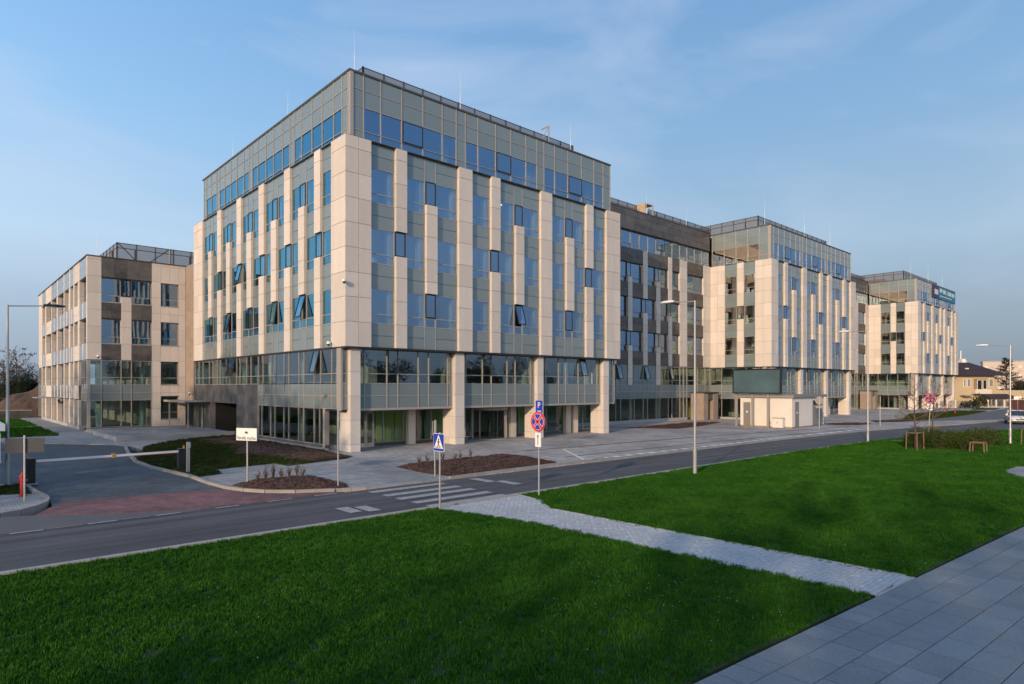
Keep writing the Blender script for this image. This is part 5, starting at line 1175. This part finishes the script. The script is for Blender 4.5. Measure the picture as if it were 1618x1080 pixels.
me = bpy.data.meshes.new('mound'); bm.to_mesh(me); bm.free(); me.materials.append(mat('bare_earth', (.085, .052, .032), .95, noise=[(.5, .3, 5), (6, .3, 4)], bump=(6, 1)))
o = bpy.data.objects.new('earth_mound', me); COL.objects.link(o); o.location = (*pxw(68, 90), -.2); tag(o, label='heap of bare brown earth behind the stone wall', cat='earth mound')
def dark_bush(x, y, w, h, seed, label, m=M_twig, n=5200, leaf=.27, name='bush', kind=None):
    r = random.Random(seed); lf = MB(); ls = [(r.uniform(-.6, .6)*w, r.uniform(-.4, .4)*w*.6, r.uniform(.25, .75)*h, r.uniform(.25, .5)*w) for _ in range(9)]
    for i in range(n):
        cx, cy, cz, rr_ = r.choice(ls); v = Vector((r.gauss(0, 1), r.gauss(0, 1), r.gauss(0, 1))).normalized()*r.uniform(.3, 1); c = Vector((cx+v.x*rr_, cy+v.y*rr_, max(.05, cz+v.z*h*.3)))
        a_ = Vector((r.uniform(-1, 1), r.uniform(-1, 1), r.uniform(-.5, 1))).normalized()*leaf; b_ = a_.cross(Vector((r.uniform(-1, 1), r.uniform(-1, 1), r.uniform(-1, 1)))).normalized()*leaf*.16
        lf.poly([c-a_, c+b_, c+a_, c-b_])
    t = empty(name, (x, y, -.2), label=label, cat='bush', group='dark bushes beyond the site'); lf.obj('crown', m, t); st = MB()
    for l in ls: st.tube((l[0]*.3, l[1]*.3, 0), (l[0], l[1], l[2]), .12, .05, 5, False)
    st.obj('trunk', M_barkfar, t)
def bare_tree(x, y, h, seed, label, lf=0):
    r = random.Random(seed); t = empty('bare_tree', (x, y, -.2), label=label, cat='tree', group='bare trees beyond the site')
    tb, l = branch_tree(r, h, h*.022, 4, .55, .7, 260+lf, h*.02, nmain=20); tb.obj('trunk', M_barkfar, t); l.obj('crown', M_twig, t)
def pxw(px, D):      # helper for far scenery: bearing of a photo column and a distance give a place
    X = (px-809)/1009*D; c, s_ = math.cos(R(42.33)), math.sin(R(42.33)); return -17.63+X*c+D*s_, -33.57-X*s_+D*c
for i, (px, D, h) in enumerate(((26, 150, 11.5), (6, 160, 9.5), (48, 165, 8.5), (-22, 150, 10), (66, 140, 6.5), (-45, 170, 11), (-70, 160, 9), (14, 190, 10))):
    bare_tree(*pxw(px, D), h, 100+i, ('tall pale bare tree right of the left street lamp', 'bare tree at the left picture edge', 'small bare tree above the earth heap')[i] if i < 3 else 'bare leafless tree in the thin wood at the far left')
for i, (px, D, w, h) in enumerate(((42, 118, 5, 7.5), (30, 122, 5, 5.5), (58, 112, 4, 6.5), (12, 128, 7, 4.5), (-8, 120, 7, 5), (-40, 125, 8, 5.5), (66, 105, 4, 5), (20, 112, 6, 3.2), (2, 110, 7, 3.0), (36, 106, 6, 2.8), (50, 100, 5, 2.4))):
    dark_bush(*pxw(px, D), w, h, 120+i, ['tallest dark tangled bush directly behind the earth heap', 'dark tangled bush just right of the left street lamp pole', 'dark bush closest to the rear corner of the low wing', 'broad dark bush left of the street lamp pole in the scrub'][i] if i < 4 else 'dark tangled bush in the scrub behind the stone wall', M_twig if i % 2 else M_leafd)

# far right: house, wall, conifer, blocks
hx, hy = pxw(1546, 128)
def house():
    t = empty('yellow_house', (hx, hy, 0), R(8), label='two storey yellow house with dark hipped roof and balcony at the right', cat='house')
    M_y = mat('yellow_render', (.47, .365, .23), .85, noise=[(.6, .06, 4)]); M_roof = mat('dark_roof_tiles', (.035, .018, .020), .7, noise=[(2, .2, 4)], bump=(12, .5)); M_bal = mat('balcony_plaster', (.62, .55, .45), .8)
    d = R(-42.33); t.rotation_euler = (0, 0, d+R(4))       # front looks back along the street
    MB().box((-5.2, 0, -.2), (3.4, 8, 6.2)).obj('wall', M_y, t); MB().box((3.4, 1.2, -.2), (5.0, 8, 6.0)).obj('side_wall', M_y, t)
    rf = MB(); a = [(-6.2, -1.2, 6.15), (6.0, -1.2, 6.15), (6.0, 9.2, 6.15), (-6.2, 9.2, 6.15)]; b = [(-1.6, 3.4, 8.9), (.8, 3.4, 8.9)]
    rf.poly([a[0], a[1], b[1], b[0]]); rf.poly([a[1], a[2], b[1]]); rf.poly([a[2], a[3], b[0], b[1]]); rf.poly([a[3], a[0], b[0]]); rf.poly(a[::-1]); ro = rf.obj('roof', M_roof, t)
    MB().box((-.2, 4, 8), (.6, 4.7, 9.7)).obj('chimney', M_white, ro); MB().box((-4.2, 1.0, 7.0), (-3.5, 1.6, 7.7)).obj('roof_vent', M_bal, ro); MB().box((-1.9, 1.0, 7.0), (-1.2, 1.6, 7.7)).obj('roof_vent', M_bal, ro)
    for (x0, x1, z0, z1) in ((-3.2, -2.7, 3.9, 5.5), (-2.4, -1.7, 3.9, 5.5), (-.3, .7, 3.0, 5.3), (.9, 1.7, 3.4, 5.3), (2.2, 3.1, 3.9, 5.5)):
        w = MB().box((x0, -.06, z0), (x1, .0, z1)).obj('window', M_white, t); MB().box((x0+.08, -.075, z0+.08), (x1-.08, -.06, z1-.08)).obj('pane', M_black if x0 in (-.3, .9) else M_spanw, w)
    MB().box((-1.6, -1.2, 2.5), (1.8, 0, 3.4)).obj('balcony', M_bal, t); MB().box((-1.0, -.02, 3.0), (1.8, .02, 5.5)).obj('balcony_recess', mat('recess_brown', (.25, .16, .09), .8), t)
    MB().box((-4.0, -1.5, 2.05), (-2.2, 0, 2.25)).obj('awning', M_signback, t); MB().box((-7.0, -.5, 0), (-5.2, 6, 4.2)).obj('annexe', M_y, t)
    MB().box((5.0, 1.5, -.2), (12, 2, 3.2)).obj('garden_wall', M_y, t)
    pr = MB(); pr.poly([(-1.5, -4.5, 1.7), (5.4, -4.5, 1.7), (4.6, -1.5, 2.5), (-.8, -1.5, 2.5)]); pr.poly([(-1.5, -4.5, 1.55), (-.8, -1.5, 2.35), (4.6, -1.5, 2.35), (5.4, -4.5, 1.55)]); pr.box((-1.5, -4.55, 1.5), (5.4, -4.45, 1.75)); pr.obj('porch_roof', M_roof, t)
    for x in (-.9, 2, 4.9): MB().box((x-.1, -4.3, -.2), (x+.1, -4.1, 1.6)).obj('porch_post', M_y, t)
house()
t = empty('garden_fence', (*pxw(1555, 118), 0), R(-38), label='iron garden fence with posts in front of the yellow house', cat='fence')
for i in range(13): MB().box((-9+1.6*i, -.1, 0), (-8.75+1.6*i, .1, 1.5)).obj('post', M_kw, t)
fm = MB()
for i in range(120): fm.box((-9+.16*i, -.015, .2), (-8.97+.16*i, .015, 1.35))
fm.obj('bars', M_cap, t); MB().box((-9, -.08, 0), (10.5, .08, .3)).obj('base', M_conc, t)
shrub(*pxw(1548, 113), 1.1, 2.6, 301, 'dark rounded evergreen by the fence of the yellow house', M_leafd, 900, .13); shrub(*pxw(1537, 114), .9, 1.6, 302, 'lower dark evergreen left of the rounded one by the fence', M_leafd, 500, .12)
shrub(*pxw(1524, 115), .8, 1.3, 303, 'small dark evergreen at the left end of the garden fence', M_leafd, 400, .12)
def conifer(px, D, h, seed, label):
    r = random.Random(seed); t = empty('pine_tree', (*pxw(px, D), 0), label=label, cat='tree'); tb = MB(); tb.tube((0, 0, 0), (0, 0, h), .22, .05, 8); lf = MB()
    for i in range(70):
        z = h*(.4+.6*(i/70)); L = h*.34*(1-(z/h-.4)/.75)*r.uniform(.6, 1.1); a = r.uniform(0, 6.28); e = Vector((math.cos(a)*L, math.sin(a)*L, z+L*.12)); tb.tube((0, 0, z-.2), e, .05, .02, 4, False)
        for k in range(26):
            c = Vector((0, 0, z)).lerp(e, r.uniform(.3, 1.05))+Vector((r.gauss(0, .16), r.gauss(0, .16), r.gauss(0, .12))); a_ = Vector((r.uniform(-1, 1), r.uniform(-1, 1), r.uniform(-.3, 1))).normalized()*.20; b_ = a_.cross(Vector((r.uniform(-1, 1), r.uniform(-1, 1), 1))).normalized()*.07; lf.poly([c-a_, c+b_, c+a_, c-b_])
    tb.obj('trunk', M_barkfar, t); lf.obj('crown', M_leafd, t)
conifer(1590, 145, 10.4, 400, 'dark spreading pine right of the yellow house roof')
for i, (px, D, w, h) in enumerate(((1600, 150, 6, 4.2), (1618, 152, 7, 4.6), (1590, 155, 5, 4.0), (1640, 150, 7, 5), (1612, 175, 6, 6.5))): dark_bush(*pxw(px, D), w, h, 410+i, 'dark hedge mass behind the garden wall at the right edge' if i < 4 else 'pale brown bare thicket above the dark hedge at the right edge', M_leafd if i < 4 else M_twig)
def flats(px, D, w, h, label, rows, cols):
    t = empty('apartment_block', (*pxw(px, D), 0), R(-42.33-30), label=label, cat='apartment block'); M_f = mat('far_render', (.50, .42, .38), .9); M_fw = mat('far_window', (.62, .52, .42), .5)
    MB().box((-w/2, 0, 0), (w/2, 12, h)).obj('wall', M_f, t); MB().box((-w/2-.3, -.3, h), (w/2+.3, 12.3, h+.5)).obj('roof', M_conc, t)
    for i in range(cols):
        for j in range(rows):
            x = -w/2+(i+.5)*w/cols; z = 2+j*3; bxo = MB().box((x-.9, -.1, z), (x+.9, -.02, z+1.6)).obj('window', M_fw if (i+j) % 3 else M_spanw, t)
flats(1640, 430, 60, 21.5, 'long pale apartment block far behind the pine at the right edge', 6, 16); flats(1512, 470, 12, 23, 'pale distant apartment tower just right of the farthest office block', 7, 4)
# chimney-like pole behind block 3
MB().tube((0, 0, 0), (0, 0, 13.5), .16, .12, 10).obj('far_mast', M_white, None, (*pxw(1518, 170), 0), label='white and red mast just right of the farthest office block', cat='mast')
# red-brown shed at right edge
t = empty('wooden_fence', (*pxw(1612, 112), 0), R(-42), label='dark red board fence at the right edge behind the car', cat='fence')
for i in range(16): MB().box((-2+.5*i, 0, 0), (-1.53+.5*i, .05, 1.6)).obj('board', mat('fence_board', (.07, .025, .02), .8, rand=.2), t)
t = sign_root(*pxw(1608, 105), 'small white plate on a post in front of the dark red fence', rz=R(-70)); pole(t, 2.3); MB().box((-.5, -.02, 1.8), (.5, 0, 2.3)).obj('plate', M_white, t)

# ------------------------------------------------------------------ car
def car(x, y, rz, label):
    t = empty('car', (x, y, -.05), rz, label=label, cat='car'); M_c = mat('white_car_paint', (.72, .71, .69), .25, spec=.7, coat=1.0); M_g = mat('car_glass', (.02, .035, .05), .05, spec=.9)
    # +X is the front; sections along x: (x, half width, z bottom, z shoulder, z top)
    S_ = [(-2.02, .66, .42, .78, .84), (-1.95, .78, .30, .86, .93), (-1.3, .84, .24, .92, .98), (-.3, .86, .22, .92, .96), (.75, .86, .22, .88, .93), (1.35, .84, .24, .80, .86), (1.8, .78, .28, .70, .76), (2.0, .62, .36, .60, .64)]
    b = MB(); ring = []
    for (X, w, z0, zs, zt) in S_:
        ring.append(len(b.v)); b.v += [(X, -w*.9, z0), (X, -w, z0+.15), (X, -w, zs-.08), (X, -w*.93, zs), (X, -w*.6, zt), (X, w*.6, zt), (X, w*.93, zs), (X, w, zs-.08), (X, w, z0+.15), (X, w*.9, z0)]
    for r0, r1 in zip(ring, ring[1:]):
        for i in range(10): j = (i+1) % 10; b.f.append((r0+i, r1+i, r1+j, r0+j)); b.mi.append(0)
    b.f.append(tuple(ring[0]+i for i in range(10))); b.f.append(tuple(ring[-1]+9-i for i in range(10))); b.mi += [0, 0]
    body = b.obj('body', M_c, t)
    c = MB(); C_ = [(-1.85, .68, .92), (-1.25, .60, 1.38), (-.1, .60, 1.42), (.35, .58, 1.38), (1.05, .68, .88)]
    ring = []
    for (X, w, z) in C_: ring.append(len(c.v)); c.v += [(X, -.76 if z > 1 else -w, .9), (X, -w, z), (X, w, z), (X, .76 if z > 1 else w, .9)]
    for r0, r1 in zip(ring, ring[1:]):
        for i in range(3): c.f.append((r0+i, r1+i, r1+i+1, r0+i+1)); c.mi.append(0)
    c.obj('cabin_glass', M_g, t)
    rf = MB(); rf.box((-1.22, -.585, 1.385), (.32, .585, 1.425)); 
    for s_ in (-1, 1):
        rf.tube((.33, s_*.58, 1.39), (1.06, s_*.70, .89), .035, .035, 6); rf.tube((-1.23, s_*.6, 1.39), (-1.86, s_*.68, .92), .05, .05, 6); rf.tube((-.4, s_*.61, 1.40), (-.38, s_*.78, .9), .035, .035, 6)
    rf.obj('roof', M_c, t)
    for sx in (-1.25, 1.22):
        for sy in (-1, 1):
            wl = MB(); wl.tube((sx, sy*.70, .30), (sx, sy*.87, .30), .30, .30, 20); w = wl.obj('wheel', M_black, t); MB().tube((sx, sy*.865, .30), (sx, sy*.885, .30), .19, .19, 16).obj('rim', M_steel, w)
    for s_ in (-1, 1): MB().box((1.84, s_*.42, .52), (2.0, s_*.72, .66)).obj('headlight', M_pale, t); MB().box((.62, s_*.86, .92), (.82, s_*1.02, 1.05)).obj('mirror', M_c, t)
    MB().box((1.96, -.36, .50), (2.03, .36, .60)).obj('grille', M_black, t); MB().box((2.0, -.55, .28), (2.06, .55, .40)).obj('air_intake', M_black, t); MB().box((2.03, -.26, .41), (2.05, .26, .50)).obj('number_plate', mat('plate_yellowish', (.55, .5, .35), .5), t)
car(67.2, -19.6, R(197), 'white hatchback coming down the road at the right edge')

# ------------------------------------------------------------------ treeline behind the photographer, mirrored in the glass, and an unseen row added for shade
r = random.Random(77); lf = MB()
for i in range(26):
    x0 = -60+i*9+r.uniform(-3, 3); y0 = -150+r.uniform(-12, 12); h = r.uniform(10, 17)
    for k in range(1300):
        v = Vector((r.gauss(0, 1), r.gauss(0, 1), r.gauss(0, 1))).normalized()*r.random()**.4; c = Vector((x0+v.x*h*.42, y0+v.y*h*.42, h*.55+v.z*h*.42)); a_ = Vector((r.uniform(-1, 1), r.uniform(-1, 1), r.uniform(-.3, 1))).normalized()*.5; b_ = a_.cross(Vector((0, .3, 1))).normalized()*.28; lf.poly([c-a_, c+b_, c+a_, c-b_])
for i in range(17):        # unseen tall trees on the sunny side, added to shade the foreground and facade foot
    y0 = -64+i*4.6+r.uniform(-1.2, 1.2); x0 = -78+r.uniform(-5, 5)
    h = 21.5+r.uniform(-1.5, 2) if y0 < -52 else (17.0+r.uniform(-1, 1.2) if y0 < -44 else (11+r.uniform(-1, 1) if y0 < -27.5 else 25.5+r.uniform(-1.5, 1.5)))
    for k in range(1500):
        v = Vector((r.gauss(0, 1), r.gauss(0, 1), r.gauss(0, 1))).normalized()*r.random()**.4; c = Vector((x0+v.x*4.2, y0+v.y*4.2, h*.55+v.z*h*.45)); a_ = Vector((r.uniform(-1, 1), r.uniform(-1, 1), r.uniform(-.3, 1))).normalized()*.5; b_ = a_.cross(Vector((0, .3, 1))).normalized()*.3; lf.poly([c-a_, c+b_, c+a_, c-b_])
    lf.tube((x0, y0, 0), (x0, y0, h*.7), .3, .1, 6, False)
lf.obj('woodland', M_leafd, kind='stuff', label='distant dark treeline mirrored in the windows, plus unseen trees added for foreground shade', cat='woodland')

# ------------------------------------------------------------------ grass
def tuft_mesh(seed, n, rad, h):
    r = random.Random(seed); mb = MB()
    for i in range(n):
        a = r.uniform(0, 6.28); q = r.random()**.5*rad; p = Vector((q*math.cos(a), q*math.sin(a), 0)); hh = h*r.uniform(.5, 1.15); w = .0035+.0015*r.random(); b = r.uniform(0, 6.28)
        s = Vector((math.cos(b), math.sin(b), 0))*w; ln = Vector((math.cos(b+1.57+r.uniform(-.6, .6)), math.sin(b+1.57), 0))*hh*r.uniform(.1, .7)
        m1 = p+ln*.3+Vector((0, 0, hh*.6)); tip = p+ln+Vector((0, 0, hh))
        k = len(mb.v); mb.v += [tuple(p-s), tuple(p+s), tuple(m1+s*.8), tuple(m1-s*.8), tuple(tip)]; mb.f += [(k, k+1, k+2, k+3), (k+3, k+2, k+4)]; mb.mi += [0, 0]
    me = mb.mesh(M_grass); return me
def grass(name, poly, dens_fn, tufts, seed, label, zb=-.02, lim=None):
    rg = np.random.RandomState(seed); P = np.array(poly); x0, y0 = P.min(0); x1, y1 = P.max(0)
    if lim: x0, x1, y0, y1 = max(x0, lim[0]), min(x1, lim[1]), max(y0, lim[2]), min(y1, lim[3])
    dmax = dens_fn[0][1]; n = int((x1-x0)*(y1-y0)*dmax); X = rg.uniform(x0, x1, n); Y = rg.uniform(y0, y1, n)
    ins = np.zeros(n, bool)
    for i in range(len(P)):
        (ax, ay), (bx_, by_) = P[i], P[(i+1) % len(P)]
        if ay == by_: continue
        c = ((ay > Y) != (by_ > Y)) & (X < (bx_-ax)*(Y-ay)/(by_-ay)+ax); ins ^= c
    D = np.hypot(X+17.63, Y+33.57)
    dens = np.interp(D, [a for a, _ in dens_fn], [b for _, b in dens_fn])
    fx = (X+17.63)*math.cos(R(47.67))+(Y+33.57)*math.sin(R(47.67)); lx = -(X+17.63)*math.sin(R(47.67))+(Y+33.57)*math.cos(R(47.67))
    for i in range(len(P)):
        a_, b_ = P[i], P[(i+1) % len(P)]; dv_ = b_-a_; t_ = np.clip(((X-a_[0])*dv_[0]+(Y-a_[1])*dv_[1])/max(1e-9, (dv_**2).sum()), 0, 1)
        ins &= np.hypot(X-a_[0]-t_*dv_[0], Y-a_[1]-t_*dv_[1]) > rg.uniform(.02, .07, n)
    ins &= ~((Y > -17.09) & (X < 20) & (Y < -16))
    vis = (fx > -4) & (np.abs(lx) < fx*1.05+9)
    keep = ins & vis & (rg.rand(n) < dens/dmax); X, Y, D = X[keep], Y[keep], D[keep]
    me = bpy.data.meshes.new(name); me.vertices.add(len(X)); co = np.stack([X, Y, np.full(len(X), zb)], 1).astype(np.float32); me.vertices.foreach_set('co', co.ravel()); me.update()
    at = me.attributes.new('sz', 'FLOAT', 'POINT'); at.data.foreach_set('value', (np.interp(D, [0, 20, 60], [1, 1.35, 2.6])*rg.uniform(.75, 1.2, len(D))).astype(np.float32))
    o = bpy.data.objects.new(name, me); COL.objects.link(o); tag(o, label=label, cat='grass', kind='stuff')
    g = bpy.data.node_groups.new('scatter', 'GeometryNodeTree'); g.interface.new_socket('Geometry', in_out='INPUT', socket_type='NodeSocketGeometry'); g.interface.new_socket('Geometry', in_out='OUTPUT', socket_type='NodeSocketGeometry')
    gi = g.nodes.new('NodeGroupInput'); go = g.nodes.new('NodeGroupOutput'); ip = g.nodes.new('GeometryNodeInstanceOnPoints'); ci = g.nodes.new('GeometryNodeCollectionInfo')
    ci.inputs['Collection'].default_value = tufts; ci.inputs['Separate Children'].default_value = True; ci.inputs['Reset Children'].default_value = True
    rv = g.nodes.new('FunctionNodeRandomValue'); rv.data_type = 'FLOAT_VECTOR'; rv.inputs[0].default_value = (-.12, -.12, 0); rv.inputs[1].default_value = (.12, .12, 6.283)
    na = g.nodes.new('GeometryNodeInputNamedAttribute'); na.data_type = 'FLOAT'; na.inputs['Name'].default_value = 'sz'
    g.links.new(gi.outputs[0], ip.inputs['Points']); g.links.new(ci.outputs[0], ip.inputs['Instance']); ip.inputs['Pick Instance'].default_value = True
    g.links.new(rv.outputs[0], ip.inputs['Rotation']); g.links.new(na.outputs[0], ip.inputs['Scale']); g.links.new(ip.outputs[0], go.inputs[0])
    md = o.modifiers.new('scatter', 'NODES'); md.node_group = g
    return len(X)
tc_ = bpy.data.collections.new('grass_tufts')
for i in range(5):
    o = bpy.data.objects.new('tuft', tuft_mesh(500+i, 26, .075, .055)); tc_.objects.link(o)
def shrink(p, e=.03):
    return p
N1 = grass('grass', lawnA, [(0, 170), (12, 170), (20, 100), (40, 50), (80, 20)], tc_, 1, 'dense short green grass of the near lawn left of the footpath', lim=(-60, 0, -29.5, -16))
N2 = grass('grass', lawnB, [(0, 170), (12, 170), (20, 100), (40, 45), (80, 14)], tc_, 2, 'dense short green grass of the lawn right of the footpath', lim=(-5, 90, -45, -16))
tcd = bpy.data.collections.new('thin_tufts')
for q in list(tc_.objects)[:3]:
    o = bpy.data.objects.new('tuft', q.data.copy()); o.data.materials[0] = M_grassd; tcd.objects.link(o)
N3 = grass('grass', lawnE, [(0, 34), (40, 34), (60, 12)], tcd, 3, 'thin dark grass around the planting bed by the driveway', .03)
N4 = grass('grass', lawnG, [(0, 8), (150, 8)], tcd, 4, 'thin brownish grass of the verge before the farthest block', .02)
N5 = grass('grass', lawnC, [(0, 12), (150, 12)], tc_, 5, 'short grass of the far left lawn by the wing', .02, lim=(-16, -9, 27, 43)); N6 = grass('grass', lawnD, [(0, 10), (150, 10)], tc_, 6, 'short grass of the farthest left lawn', .02, lim=(-16, -9, 43, 63))
N7 = grass('grass', lawnF, [(0, 60), (50, 60)], tcd, 7, 'short grass of the left island beside the hydrant', .02)
r = random.Random(31); fl = MB(); lv = MB()
for (cx, cy, sp, n) in ((-7.6, -26.6, 1.3, 60), (-2.0, -24.6, 1.2, 60), (-1.5, -27.8, .8, 30), (-12, -20, 3, 40), (3, -22, 3, 40), (-9, -22, 1.5, 25)):
    for i in range(n):
        x, y = r.gauss(cx, sp), r.gauss(cy, sp)
        if (inside((x, y), lawnA) or inside((x, y), lawnB)): q = .008; z = .035+r.random()*.02; fl.poly([(x-q, y-q, z), (x+q, y-q, z), (x+q, y+q, z), (x-q, y+q, z)])
fl.obj('clover_flowers', M_white, kind='stuff', label='tiny white clover flowers scattered in small groups over the lawns', cat='flowers')
for i in range(420):
    if i < 230: x, y = r.uniform(-22, 14), r.uniform(-29, -17.2); z = .035
    elif i < 330: x, y = r.uniform(-20, 10), -16.72+r.expovariate(6); z = -.045
    else: x, y = r.uniform(-9.2, 8), -12.3-r.expovariate(5); z = -.045
    if i < 230 and not (inside((x, y), lawnA) or inside((x, y), lawnB)): continue
    a = r.uniform(0, 6.28); q = r.uniform(.012, .03); dx, dy = math.cos(a)*q, math.sin(a)*q; lv.poly([(x-dx, y-dy, z), (x+dy*.6, y-dx*.6, z+.008), (x+dx, y+dy, z+.004), (x-dy*.6, y+dx*.6, z+.01)])
lv.obj('fallen_leaves', M_leafo, kind='stuff', label='small dry brown leaves lying on the lawn and along the kerbs', cat='fallen leaves')
for q in bpy.data.objects:
    if q.get('label') and len(q['label'].split()) > 16: print('LONG', q['label'])
print('tufts', N1, N2, N3, N4, N5, N6, N7, 'objects', len(bpy.data.objects))
